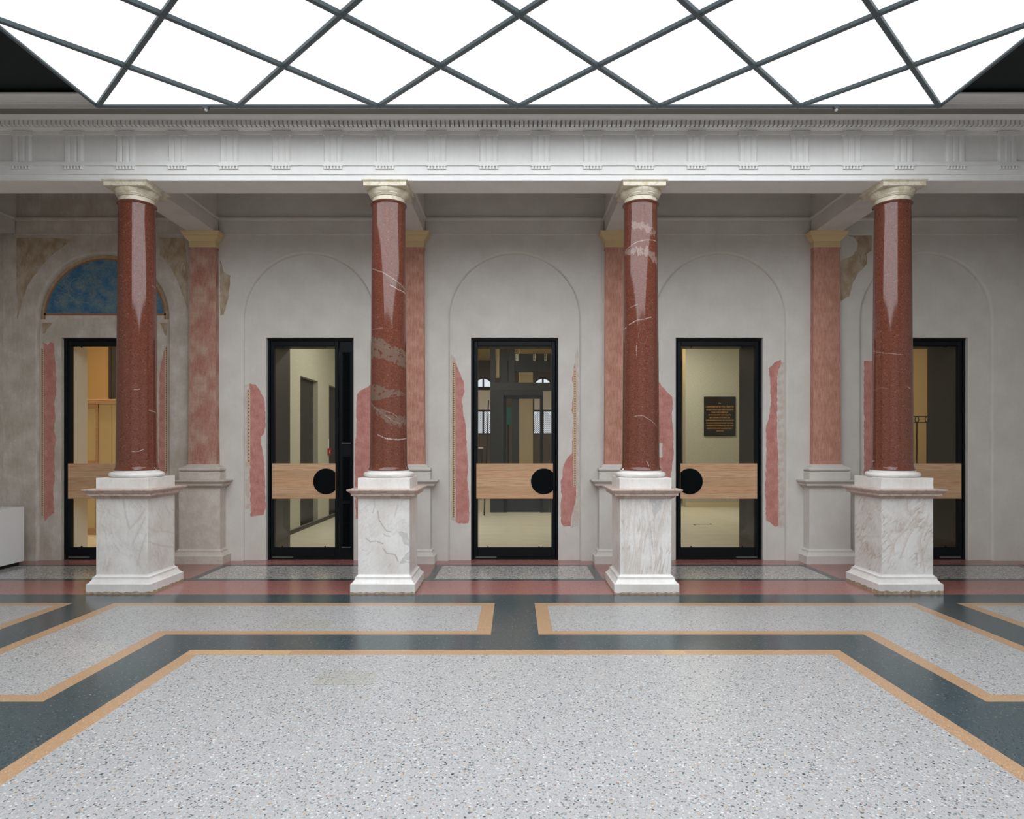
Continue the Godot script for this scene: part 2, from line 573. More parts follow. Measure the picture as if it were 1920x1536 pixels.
func build_floor():
	var f = structure("floor", "polished terrazzo floor with pale fields, sand coloured borders and dark bands")
	boxpart(f, "screed", P(-7.1, -0.15, 9.06), P(7.3, -0.012, -4.1), M.slate)
	var mid := 2.36          # the middle of the hall, counted from the viewer
	var near_in = 2.0 * mid - 5.085
	# pale central field and its sand border
	slab(f, "pale_field", -2.405, 2.405, 4.965, 2.0 * mid - 4.965, M.field)
	patch(f, "sand_border", [[-2.515, 5.085], [2.515, 5.085], [2.405, 4.965], [-2.405, 4.965]], M.sand)
	patch(f, "sand_border", [[-2.515, near_in], [2.515, near_in], [2.405, near_in + 0.12], [-2.405, near_in + 0.12]], M.sand)
	for s in [-1.0, 1.0]:
		patch(f, "sand_border", [[s * 2.515, 5.085], [s * 2.405, 4.965], [s * 2.405, near_in + 0.12], [s * 2.515, near_in]], M.sand)
	# dark band round it
	slab(f, "dark_band", -2.925, 2.925, 5.085, 5.497, M.slate)
	for s in [-1.0, 1.0]:
		slab(f, "dark_band", s * 2.515, s * 2.925, near_in, 5.085, M.slate)
	slab(f, "dark_band", -0.2, 0.2, 5.497, 6.58, M.slate)
	# two L shaped fields, each with a sand border all round
	for s in [-1.0, 1.0]:
		var a = [[0.2, 6.58], [4.02, 6.58], [4.02, 4.066], [2.925, 4.066], [2.925, 5.497], [0.2, 5.497]]
		var b = [[0.325, 6.47], [3.905, 6.47], [3.905, 4.18], [3.04, 4.18], [3.04, 5.605], [0.325, 5.605]]
		for k in 6:
			var q = (k + 1) % 6
			patch(f, "sand_border", [[s * a[k][0], a[k][1]], [s * a[q][0], a[q][1]], [s * b[q][0], b[q][1]], [s * b[k][0], b[k][1]]], M.sand)
		var inner = []
		for p in b:
			inner.append([s * p[0], p[1]])
		patch(f, "pale_field", inner, M.field)
		slab(f, "dark_band", s * 2.925, s * 4.02, 3.66, 4.066, M.slate)
		# the straight field beyond it and the near end of the hall
		slab(f, "sand_border", s * 2.925, s * 4.02, 3.54, 3.66, M.sand)
		slab(f, "pale_field", s * 3.04, s * 3.905, 1.18, 3.54, M.field)
		slab(f, "sand_border", s * 2.925, s * 3.04, 1.06, 3.54, M.sand)
		slab(f, "sand_border", s * 3.905, s * 4.02, 1.06, 3.54, M.sand)
		slab(f, "sand_border", s * 3.04, s * 3.905, 1.06, 1.18, M.sand)
		slab(f, "dark_band", s * 4.02, s * 4.43, -1.8, 6.58, M.slate)
		slab(f, "sand_border", s * 4.43, s * (7.16 if s > 0 else 6.98), 6.47, 6.58, M.sand)
		slab(f, "sand_border", s * 4.43, s * 4.545, -1.8, 6.47, M.sand)
		slab(f, "pale_field", s * 4.545, s * (7.16 if s > 0 else 6.98), -1.8, 6.47, M.field)
	for q in [[-2.50, -1.72, 4.97, 5.08, M.sand_pale], [1.12, 1.31, 4.97, 5.08, M.sand_pale], [-2.1, -1.62, 5.66, 5.95, M.field_dull], [-1.35, -0.95, 4.35, 4.62, M.field_dull]]:
		boxpart(f, "repair_inlay", P(q[0], -0.004, q[3]), P(q[1], 0.0006, q[2]), q[4])
	slab(f, "dark_band", -6.98, 7.16, 6.58, 6.954, M.slate)
	# the gallery under the colonnade
	slab(f, "red_band", -6.98, 7.16, 6.954, 7.655, M.red_floor)
	slab(f, "dark_line", -6.98, 7.16, 7.655, 7.763, M.slate)
	slab(f, "red_band", -6.98, 7.16, 8.66, 9.06, M.red_floor)
	for k in range(-2, 3):
		var c = k * BAY
		var lo = maxf(c - 0.945, -6.98); var hi = minf(c + 0.945, 7.16)
		slab(f, "gallery_panel", lo, hi, 7.763, 8.565, M.granite)
		slab(f, "dark_line", maxf(c - 1.04, -6.98), minf(c + 1.04, 7.16), 8.565, 8.66, M.slate)
		if lo > -6.98:
			slab(f, "dark_line", c - 1.04, lo, 7.763, 8.565, M.slate)
		if hi < 7.16:
			slab(f, "dark_line", hi, c + 1.04, 7.763, 8.565, M.slate)
		if k < 2:
			slab(f, "red_strip", c + 1.04, c + BAY - 1.04, 7.763, 8.66, M.red_floor)


# ---------------------------------------------------------------- rear wall
func arch(xc: float, r: float, spring: float, seg := 40) -> Array:
	var p = [Vector2(xc - r, 0)]
	for k in seg + 1:
		var a = PI - PI * k / seg
		p.append(Vector2(xc + r * cos(a), spring + r * sin(a)))
	p.append(Vector2(xc + r, 0))
	return p


func build_rear_wall():
	var w = structure("wall_back", "grey white plastered rear wall with five shallow arched niches")
	var z = Vector3(0, 0, -1)
	for k in 5:
		var c = (k - 2) * BAY
		var m = M.aged if k == 0 else M.plaster
		var right = c + BAY / 2 + (0.2 if k == 4 else 0.0)
		var outer = arch(c, 0.922, 3.305)
		var inner = arch(c, 0.89, 3.305)
		var poly = PackedVector2Array([Vector2(c - BAY / 2, 0)] + outer + [Vector2(right, 0), Vector2(right, 5.1), Vector2(c - BAY / 2, 5.1)])
		var b = MB.new()
		b.prism(poly, P(0, 0, WALL), Vector3.RIGHT, Vector3.UP, z, 0.05)
		part(w, "bay_wall", b, m)
		# rounded arris of the niche
		var e = MB.new()
		var steps = 5
		for q in outer.size() - 1:
			for j in steps:
				var ring = []
				for t in [float(j) / steps, float(j + 1) / steps]:
					var a = t * PI / 2
					var mix = sin(a)
					var dep = 1.0 - cos(a)
					var p0 = outer[q].lerp(inner[q], mix); var p1 = outer[q + 1].lerp(inner[q + 1], mix)
					ring.append([P(p0.x, p0.y, WALL - 0.001 + dep * 0.051), P(p1.x, p1.y, WALL - 0.001 + dep * 0.051)])
				e.quad(ring[0][0], ring[0][1], ring[1][1], ring[1][0], Vector3(0, 0, 1))
		part(w, "niche_edge", e, m)
		var np = PackedVector2Array(arch(c, 0.925, 3.305))
		var full = PackedVector2Array([np[0]])
		for q in range(1, np.size() - 1):
			full.append(np[q])
		full.append(np[np.size() - 1])
		full.append_array(PackedVector2Array([Vector2(c + 0.6, 0), Vector2(c + 0.6, 3.056), Vector2(c - 0.6, 3.056), Vector2(c - 0.6, 0)]))
		var nb = MB.new()
		nb.prism(full, P(0, 0, NICHE), Vector3.RIGHT, Vector3.UP, z, 0.06)
		part(w, "niche_panel", nb, m)
	# masonry behind, with the five door openings
	var core = PackedVector2Array([Vector2(-9.5, 0)])
	for k in 5:
		var c = (k - 2) * BAY
		core.append_array(PackedVector2Array([Vector2(c - 0.6, 0), Vector2(c - 0.6, 3.056), Vector2(c + 0.6, 3.056), Vector2(c + 0.6, 0)]))
	core.append_array(PackedVector2Array([Vector2(9.5, 0), Vector2(9.5, 5.1), Vector2(-9.5, 5.1)]))
	var cb = MB.new()
	cb.prism(core, P(0, 0, 9.06), Vector3.RIGHT, Vector3.UP, z, 0.40)
	part(w, "masonry", cb, M.plaster)


func build_shell():
	var l = structure("wall_left", "plain plastered left wall of the hall")
	boxpart(l, "plaster", P(-7.2, 0, WALL), P(-6.98, 5.4, -4.1), M.aged)
	var r = structure("wall_right", "plain plastered right wall of the hall")
	boxpart(r, "plaster", P(7.16, 0, WALL), P(7.38, 5.4, -4.1), M.plaster)
	var f = structure("wall_front", "plain plastered wall behind the viewer")
	boxpart(f, "plaster", P(-7.2, 0, -3.95), P(7.38, 5.4, -4.15), M.plaster)
	var c = structure("ceiling", "black painted ceiling round the glass ceiling")
	boxpart(c, "soffit", P(-7.2, 5.264, 7.484), P(7.38, 5.42, -4.15), M.black)


func build_gallery_ceiling():
	var g = structure("ceiling_gallery", "plaster ceiling of the gallery with cross beams")
	boxpart(g, "slab", P(-7.2, 5.1, 9.06), P(7.38, 5.42, 7.488), M.plaster)
	# beams from each column to the wall, and half beams at both ends
	for x in [-6.98, -4.215, -1.405, 1.405, 4.215, 7.16]:
		var h = 0.0
		var m = M.plaster
		var b = MB.new()
		b.box(P(x - 0.185, 4.455, WALL - 0.03), P(x + 0.185, 4.635, 7.488))
		part(g, "beam", b, m)
		b = MB.new()
		b.box(P(x - 0.175, 4.635, WALL), P(x + 0.175, 5.1, 7.488))
		part(g, "beam_core", b, m)
		for s in [-1.0, 1.0]:
			b = MB.new()
			b.prism(PackedVector2Array([Vector2(0.17, 4.632), Vector2(0.195, 4.64), Vector2(0.205, 4.655), Vector2(0.205, 4.672), Vector2(0.17, 4.68)]), P(x, 0, 7.488), Vector3(s, 0, 0), Vector3.UP, Vector3(0, 0, -1), WALL - 7.488)
			part(g, "beam_moulding", b, m)
	for k in 5:
		var c = (k - 2) * BAY
		var m = M.umber if k == 0 else M.plaster
		var b = MB.new()
		b.prism(PackedVector2Array([Vector2(8.96, 4.44), Vector2(8.935, 4.445), Vector2(8.93, 4.462), Vector2(8.95 - 0.012, 4.466), Vector2(8.95 - 0.012, 4.632), Vector2(8.915, 4.64), Vector2(8.905, 4.655), Vector2(8.905, 4.672), Vector2(8.94, 4.68), Vector2(8.96, 4.68)]), P(c - BAY / 2 + 0.19, 0, 0), Vector3(0, 0, -1), Vector3.UP, Vector3.RIGHT, BAY - 0.38)
		part(g, "wall_moulding", b, M.aged if k == 0 else M.plaster)
		b = MB.new()
		b.prism(PackedVector2Array([Vector2(7.488, 4.632), Vector2(7.51, 4.64), Vector2(7.52, 4.655), Vector2(7.52, 4.672), Vector2(7.488, 4.68)]), P(c - BAY / 2 + 0.19, 0, 0), Vector3(0, 0, -1), Vector3.UP, Vector3.RIGHT, BAY - 0.38)
		part(g, "wall_moulding", b, M.plaster)


# ---------------------------------------------------------------- entablature over the columns
func build_entablature():
	var e = thing("entablature", "white stucco entablature with triglyph frieze and dentil cornice above the red columns", "entablature", P(0, 4.455, 7.3))
	var o = P(-6.98, 4.455, 7.3)
	var L = 14.13
	var run = func(called, pts):
		var poly = PackedVector2Array()
		for p in pts:
			poly.append(Vector2(7.3 - p[0], p[1] - 4.455))
		var b = MB.new()
		b.prism(poly, Vector3(-6.98, 0, 0), Vector3(0, 0, 1), Vector3.UP, Vector3.RIGHT, L)
		part(e, called, b, M.stucco)
	run.call("architrave", [[7.485, 4.455], [7.12, 4.455], [7.12, 4.516], [7.107, 4.519], [7.107, 4.608], [7.088, 4.612], [7.088, 4.648], [7.12, 4.65], [7.485, 4.65]])
	run.call("frieze", [[7.485, 4.65], [7.12, 4.65], [7.12, 4.957], [7.11, 4.959], [7.11, 4.99], [7.485, 4.99]])
	run.call("cornice", [[7.485, 4.99], [7.10, 4.99], [7.092, 4.998], [7.068, 5.008], [7.068, 5.012], [7.09, 5.013], [7.09, 5.064], [7.0, 5.065], [6.997, 5.07], [6.985, 5.076], [6.965, 5.084], [6.955, 5.094], [6.838, 5.094], [6.834, 5.09], [6.83, 5.094], [6.83, 5.134], [6.816, 5.138], [6.816, 5.15], [6.80, 5.154], [6.79, 5.168], [6.768, 5.184], [6.748, 5.192], [6.742, 5.196], [6.742, 5.212], [7.2, 5.26], [7.485, 5.26]])
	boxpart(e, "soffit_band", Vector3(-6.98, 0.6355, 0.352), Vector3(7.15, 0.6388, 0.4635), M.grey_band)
	var guttae = MB.new()
	guttae.lathe([Vector2(0.0, 0.0), Vector2(0.0155, 0.0), Vector2(0.0155, 0.004), Vector2(0.009, 0.032), Vector2(0, 0.032)], 10)
	var gm = guttae.mesh()
	# one triglyph: three shanks between two grooves and two chamfered edges
	var tg = MB.new()
	var d = 0.028
	var prof = PackedVector2Array([Vector2(-0.10, 0), Vector2(-0.10, 0.008), Vector2(-0.085, d), Vector2(-0.052, d), Vector2(-0.036, 0.014), Vector2(-0.020, d), Vector2(0.020, d), Vector2(0.036, 0.014), Vector2(0.052, d), Vector2(0.085, d), Vector2(0.10, 0.008), Vector2(0.10, 0)])
	tg.prism(prof, Vector3(0, 0.1955, 0.18), Vector3.RIGHT, Vector3(0, 0, 1), Vector3.UP, 0.285)
	tg.box(Vector3(-0.109, 0.48, 0.18), Vector3(0.109, 0.522, 0.216), 0.002)
	var tgm = tg.mesh()
	var rg = MB.new()
	rg.box(Vector3(-0.106, 0.146, 0.19), Vector3(0.106, 0.157, 0.218), 0.001)
	var rgm = rg.mesh()
	for k in range(-11, 12):
		var x = k * BAY / 5.0 + BAY / 10.0 * 0.0
		x = (k + 0.5) * BAY / 5.0
		if absf(x) > 6.4:
			continue
		var t = part(e, "triglyph", tgm, M.stucco, Vector3(x, 0, 0))
		part(t, "regula", rgm, M.stucco)
		for q in 6:
			part(t, "gutta", gm, M.stucco, Vector3((q - 2.5) * 0.0345, 0.116, 0.205))
	var db = MB.new()
	db.box(Vector3(-0.0178, 0.557, 0.205), Vector3(0.0178, 0.609, 0.282), 0.001)
	var dm = db.mesh()
	for k in range(-126, 126):
		part(e, "dentil", dm, M.stucco, Vector3((k + 0.5) * 0.0496, 0, 0))


# ---------------------------------------------------------------- glass ceiling
func build_skylight():
	var s = BAY / 2.0
	var y = 4.997
	var cz = 2.355
	var sk = thing("skylight", "luminous glass ceiling of white diamond panes between dark grey bars", "skylight", P(0.04, y, cz))
	var half = 3.0 * s
	var rect = PackedVector2Array([Vector2(-half, -half), Vector2(half, -half), Vector2(half, half), Vector2(-half, half)])
	for i in range(-8, 9):
		for j in range(-8, 9):
			var c = Vector2((i + j + 1) * s * 0.5, (i - j) * s * 0.5)
			if absf(c.x) > half + 0.01 or absf(c.y) > half + 0.01:
				continue
			var h = s * 0.5
			var dia = PackedVector2Array([c + Vector2(h, 0), c + Vector2(0, h), c + Vector2(-h, 0), c + Vector2(0, -h)])
			for piece in Geometry2D.intersect_polygons(dia, rect):
				var b = MB.new()
				b.prism(piece, Vector3.ZERO, Vector3.RIGHT, Vector3(0, 0, 1), Vector3.UP, 0.02)
				part(sk, "diffuser_pane", b, M.diffuser)
	for way in [1.0, -1.0]:
		for k in range(-5, 6):
			# the line x + way * z = k * s inside the square
			var p = []
			for q in [[Vector2(-half, -half), Vector2(half, -half)], [Vector2(half, -half), Vector2(half, half)], [Vector2(half, half), Vector2(-half, half)], [Vector2(-half, half), Vector2(-half, -half)]]:
				var a = q[0].x + way * q[0].y - k * s; var c = q[1].x + way * q[1].y - k * s
				if a * c <= 0.0 and a != c:
					p.append(q[0].lerp(q[1], a / (a - c)))
			if p.size() < 2:
				continue
			var from = p[0]; var to = p[p.size() - 1]
			for q in p:
				if q.distance_to(from) > from.distance_to(to):
					to = q
			if from.distance_to(to) < 0.1:
				continue
			var b = MB.new()
			var len2 = from.distance_to(to)
			b.box(Vector3(-len2 / 2, -0.036 if way > 0 else -0.032, -0.021), Vector3(len2 / 2, 0.0, 0.021), 0.002)
			var o = part(sk, "glazing_bar", b, M.bar, Vector3((from.x + to.x) / 2, 0, (from.y + to.y) / 2))
			o.rotation.y = -atan2(to.y - from.y, to.x - from.x)
	for q in [[0, 1], [0, -1], [1, 0], [-1, 0]]:
		var b = MB.new()
		if q[0] == 0:
			b.box(Vector3(-half - 0.03, -0.02, q[1] * half - 0.015 + q[1] * 0.015), Vector3(half + 0.03, 0.035, q[1] * half + 0.015 + q[1] * 0.015), 0.002)
		else:
			b.box(Vector3(q[0] * half - 0.015 + q[0] * 0.015, -0.02, -half), Vector3(q[0] * half + 0.015 + q[0] * 0.015, 0.035, half), 0.002)
		part(sk, "edge_frame", b, M.bar)
	var back = MB.new()
	back.box(Vector3(-half, 0.022, -half), Vector3(half, 0.03, half))
	part(sk, "backing_sheet", back, M.bar)
	for x in [-3.0, -1.0, 1.0, 3.0]:
		for z in [-3.0, 3.0]:
			var b = MB.new()
			b.tube([Vector3(x * 1.2, 0.03, z * 1.2), Vector3(x * 1.2, 5.262 - y, z * 1.2)], 0.01)
			part(sk, "hanger", b, M.bar)


# ---------------------------------------------------------------- columns
const PEDESTAL := [[0.345, 0.0], [0.345, 0.104], [0.330, 0.112], [0.318, 0.128], [0.306, 0.146], [0.303, 0.156], [0.303, 0.172], [0.291, 0.176], [0.282, 0.185], [0.277, 0.198]]
const CORNICE := [[0.277, 1.007], [0.290, 1.014], [0.303, 1.022], [0.312, 1.036], [0.334, 1.040], [0.338, 1.044], [0.338, 1.066], [0.346, 1.074], [0.360, 1.084], [0.372, 1.096], [0.377, 1.10], [0.377, 1.112], [0.30, 1.117]]


func rows(list, grow := 0.0, front = null, back = null):
	var r = []
	for p in list:
		r.append([p[0] + grow, (p[0] + grow) if front == null else front + p[0], -(p[0] + grow) if back == null else back, p[1]])
	return r


func build_column(k: int):
	var x = [-4.215, -1.405, 1.405, 4.215][k]
	var labels = ["polished red marble column in front of the blue painted lunette", "red marble column crossed by broad grey veins, on a white marble pedestal", "red marble column with pale clouds near its capital, beside the door with plaque", "red marble column at the right, on a pedestal with swirling pink veins"]
	var c = thing("column", labels[k], "column", P(x, 0, 7.32), "red marble columns of the arcade")
	var die_mat = overlaid(M.marble, pedestal_veins(k))
	var b = MB.new()
	b.stack(rows(PEDESTAL))
	part(c, "pedestal_base", b, M.marble)
	part(c, "mortar_bed", bed(k), M.stained)
	b = MB.new()
	var w = 0.277
	var lo = 0.198; var hi = 1.007
	for side in 4:
		var dir = [Vector3(0, 0, 1), Vector3(1, 0, 0), Vector3(0, 0, -1), Vector3(-1, 0, 0)][side]
		var across = Vector3(0, 1, 0).cross(dir)
		var p0 = dir * w - across * w; var p1 = dir * w + across * w
		var u0 = 0.0 if side % 2 == 0 else 0.5
		b.quad(p0 + Vector3(0, lo, 0), p1 + Vector3(0, lo, 0), p1 + Vector3(0, hi, 0), p0 + Vector3(0, hi, 0), dir, Vector2(u0, 1), Vector2(u0 + 0.5, 1), Vector2(u0 + 0.5, 0), Vector2(u0, 0))
	part(c, "pedestal_die", b, die_mat)
	b = MB.new()
	b.stack(rows(CORNICE))
	part(c, "pedestal_cornice", b, M.rosy_marble)
	b = MB.new()
	b.box(Vector3(-0.28, 1.115, -0.28), Vector3(0.28, 1.231, 0.28), 0.003)
	part(c, "plinth", b, M.marble)
	b = MB.new()
	var prof = [Vector2(0.0, 1.231), Vector2(0.245, 1.231)]
	for q in 13:
		var a = -PI / 2 + PI * q / 12
		prof.append(Vector2(0.245 + 0.03 * cos(a), 1.260 + 0.028 * sin(a)))
	prof.append_array([Vector2(0.228, 1.288), Vector2(0.228, 1.303), Vector2(0.0, 1.303)])
	b.lathe(prof, 64)
	part(c, "base_torus", b, M.marble)
	b = MB.new()
	prof = [Vector2(0.2, 1.303), Vector2(0.222, 1.304), Vector2(0.227, 1.312), Vector2(0.222, 1.32), Vector2(0.214, 1.327), Vector2(0.2085, 1.345), Vector2(0.206, 1.38)]
	for q in 17:
		var t = q / 16.0
		prof.append(Vector2(0.205 - 0.0225 * t - 0.004 * t * t + 0.004 * t, 1.42 + t * 2.80))
	prof.append_array([Vector2(0.184, 4.235), Vector2(0.190, 4.241), Vector2(0.197, 4.246), Vector2(0.1995, 4.253), Vector2(0.197, 4.261), Vector2(0.188, 4.266), Vector2(0.176, 4.268)])
	b.lathe(prof, 72, 35.0, 1.3, 4.27)
	part(c, "shaft", b, overlaid(M.red_marble, column_veins(k)))
	b = MB.new()
	prof = [Vector2(0.177, 4.266), Vector2(0.177, 4.312), Vector2(0.182, 4.316), Vector2(0.189, 4.317), Vector2(0.189, 4.324), Vector2(0.196, 4.326), Vector2(0.196, 4.333), Vector2(0.203, 4.335), Vector2(0.203, 4.342), Vector2(0.212, 4.352), Vector2(0.220, 4.366), Vector2(0.2245, 4.38), Vector2(0.225, 4.389), Vector2(0.0, 4.39)]
	b.lathe(prof, 64)
	var cap = part(c, "capital", b, M.cream_marble)
	b = MB.new()
	b.stack(rows([[0.231, 4.389], [0.231, 4.432], [0.234, 4.436], [0.245, 4.446], [0.249, 4.449], [0.249, 4.455]]))
	part(cap, "abacus", b, M.cream_marble)


func bed(k: int) -> MB:
	# rough stained bedding joint that stands a little proud under the base block
	var b = MB.new()
	var r = RandomNumberGenerator.new()
	r.seed = 90 + k
	var high = [0.024, 0.02, 0.018, 0.034][k]
	for side in 4:
		var dir = [Vector3(0, 0, 1), Vector3(1, 0, 0), Vector3(0, 0, -1), Vector3(-1, 0, 0)][side]
		var across = Vector3(0, 1, 0).cross(dir)
		var last = high
		for q in 24:
			var next = high * r.randf_range(0.55, 1.25)
			var a0 = lerpf(-0.3465, 0.3465, q / 24.0); var a1 = lerpf(-0.3465, 0.3465, (q + 1) / 24.0)
			b.quad(dir * 0.3465 + across * a0, dir * 0.3465 + across * a1, dir * 0.3455 + across * a1 + Vector3(0, next, 0), dir * 0.3455 + across * a0 + Vector3(0, last, 0), dir)
			last = next
	return b


func cp(xf: float, h: float, k: int) -> Vector2:
	var turn = atan2(-[-4.215, -1.405, 1.405, 4.215][k], 7.32)
	return Vector2(0.5 + (asin(clampf(xf, -1, 1)) + turn) / TAU, 1.0 - (h - 1.3) / 2.97)


func column_veins(k: int) -> Image:
	var im = clear_image(512, 1024)
	var white = Color(0.80, 0.76, 0.73); var grey = Color(0.47, 0.40, 0.355); var pale = Color(0.585, 0.495, 0.455)
	var line = func(list, r, col, a, gap := 0.1):
		var pts = []
		for p in list:
			pts.append(cp(p[0], p[1], k))
		stroke(im, pts, r, col, a, 1.2, gap)
	var blot = func(list, col, a, holes := 0.15):
		var pts = []
		for p in list:
			pts.append(cp(p[0], p[1], k))
		cloud(im, pts, col, a, 7.0, holes)
	if k == 1:
		blot.call([[-1, 2.80], [-0.5, 2.74], [0.3, 2.655], [1, 2.6], [1, 2.43], [0.45, 2.46], [-0.3, 2.52], [-1, 2.55]], grey, 0.9, 0.14)
		blot.call([[-1, 2.26], [-0.45, 2.23], [0.1, 2.19], [0.9, 2.15], [0.2, 2.12], [-0.8, 2.07], [-1, 2.10]], grey, 0.85, 0.1)
		blot.call([[-1, 2.06], [-0.45, 1.98], [0.1, 1.905], [1, 1.90], [1, 1.79], [0.3, 1.79], [-0.15, 1.83], [-0.75, 1.965]], grey, 0.85, 0.12)
		blot.call([[-0.35, 3.44], [0.3, 3.385], [1, 3.32], [1, 3.26], [0.3, 3.31]], grey, 0.5, 0.2)
		line.call([[-0.95, 3.53], [-0.35, 3.466], [0.3, 3.39], [0.95, 3.30]], 1.6, white, 0.8, 0.25)
		line.call([[0.05, 3.33], [0.5, 3.29], [0.95, 3.27]], 2.2, white, 0.9, 0.15)
		line.call([[-0.9, 2.71], [-0.3, 2.65], [0.3, 2.61], [0.95, 2.57]], 1.3, white, 0.7, 0.25)
		line.call([[-0.95, 2.05], [-0.4, 1.94], [0.2, 1.85], [0.6, 1.82], [0.8, 1.86]], 1.5, white, 0.8, 0.2)
		line.call([[-0.4, 1.97], [0.2, 1.93], [0.55, 1.88]], 1.2, white, 0.7, 0.2)
		line.call([[-0.6, 1.70], [-0.1, 1.655], [0.5, 1.645], [0.95, 1.66]], 2.6, white, 0.75, 0.2)
		line.call([[-1, 2.07], [0.1, 2.11], [1, 2.16]], 1.0, pale, 0.7, 0.2)
		line.call([[-1, 2.85], [-0.3, 2.86]], 1.0, white, 0.6, 0.2)
	elif k == 2:
		blot.call([[-0.55, 4.04], [0.2, 4.0], [0.9, 3.94], [0.8, 3.86], [0.1, 3.93], [-0.5, 3.95]], pale, 0.8, 0.2)
		blot.call([[-0.95, 3.74], [0.2, 3.74], [0.95, 3.65], [0.95, 3.54], [0.3, 3.65], [-0.9, 3.69]], pale, 0.9, 0.1)
		line.call([[-0.9, 3.73], [-0.2, 3.80], [0.4, 3.82], [0.9, 3.826]], 1.6, white, 0.7)
		line.call([[-0.65, 2.905], [-0.2, 2.945], [0.2, 2.955], [0.6, 2.98]], 1.7, white, 0.9, 0.2)
		line.call([[-0.95, 2.87], [-0.8, 2.88]], 1.7, white, 0.9)
		line.call([[-0.6, 3.09], [-0.15, 3.12]], 1.3, white, 0.8, 0.2)
		line.call([[0.1, 2.87], [0.3, 2.82], [0.35, 2.74], [0.2, 2.68], [-0.05, 2.70], [-0.15, 2.78], [0.0, 2.86]], 1.3, pale, 0.6, 0.3)
		line.call([[-0.2, 2.70], [-0.25, 2.62], [-0.2, 2.55]], 1.5, white, 0.8, 0.2)
		line.call([[-0.35, 1.90], [0.1, 1.905], [0.5, 1.86], [0.85, 1.79]], 1.2, white, 0.8, 0.2)
		line.call([[0.3, 1.42], [0.42, 1.36]], 1.6, white, 0.9)
	elif k == 0:
		line.call([[0.75, 3.36], [0.95, 3.34]], 1.2, white, 0.7)
		line.call([[-0.2, 2.19], [0.15, 2.195]], 1.7, white, 0.8)
		line.call([[0.55, 1.97], [0.9, 1.95]], 1.6, white, 0.8)
		line.call([[-0.25, 1.515], [0.1, 1.52], [0.3, 1.54]], 1.6, white, 0.85, 0.2)
		line.call([[-0.85, 2.63], [-0.3, 2.58]], 0.9, pale, 0.7)
		line.call([[0.45, 2.95], [0.8, 2.87]], 0.9, pale, 0.7)
		line.call([[0.42, 2.5], [0.42, 2.1]], 0.8, Color(0.6, 0.36, 0.25), 0.6)
	else:
		line.call([[-0.95, 2.635], [-0.3, 2.59], [0.5, 2.565]], 1.0, white, 0.7, 0.1)
		line.call([[-0.9, 2.19], [-0.6, 2.22], [-0.2, 2.20]], 1.2, pale, 0.7)
		line.call([[-0.4, 3.45], [-0.05, 3.46]], 0.9, white, 0.6)
		line.call([[0.7, 2.22], [0.85, 2.2]], 1.5, white, 0.7)
		line.call([[-0.85, 2.5], [-0.95, 2.1], [-0.9, 1.8]], 1.0, pale, 0.5, 0.3)
		line.call([[-0.95, 1.40], [-0.85, 1.41]], 2.2, white, 0.9)
	for q in 260:
		dab(im, rng.randf() * 512, rng.randf() * 1024, rng.randf_range(0.8, 1.9), white, rng.randf_range(0.2, 0.75))
	for q in 45:
		var p = Vector2(rng.randf(), rng.randf())
		stroke(im, [p, p + Vector2(rng.randf_range(-0.03, 0.03), rng.randf_range(-0.012, 0.012))], 0.8, pale, 0.6, 0.6, 0.3)
	return im


# drifting veins of one direction: thin bands where a stretched noise crosses zero
func veil(im: Image, seed_: int, angle: float, across: float, along: float, col: Color, amount: float, width: float):
	var f = noise(seed_, 1.0, 4)
	var g = noise(seed_ + 7, 0.006, 3)
	var ca = cos(angle); var sa = sin(angle)
	for j in im.get_height():
		for i in im.get_width():
			var wx = i + 14.0 * g.get_noise_2d(i + 900, j); var wy = j
			var n = absf(f.get_noise_2d((wx * ca + wy * sa) * across, (wy * ca - wx * sa) * along))
			var a = amount * clampf(1.0 - n / width, 0.0, 1.0) * clampf(0.45 + 1.6 * g.get_noise_2d(i, j), 0.0, 1.0)
			if a > 0.02 and a > im.get_pixel(i, j).a:
				im.set_pixel(i, j, Color(col.r, col.g, col.b, a))


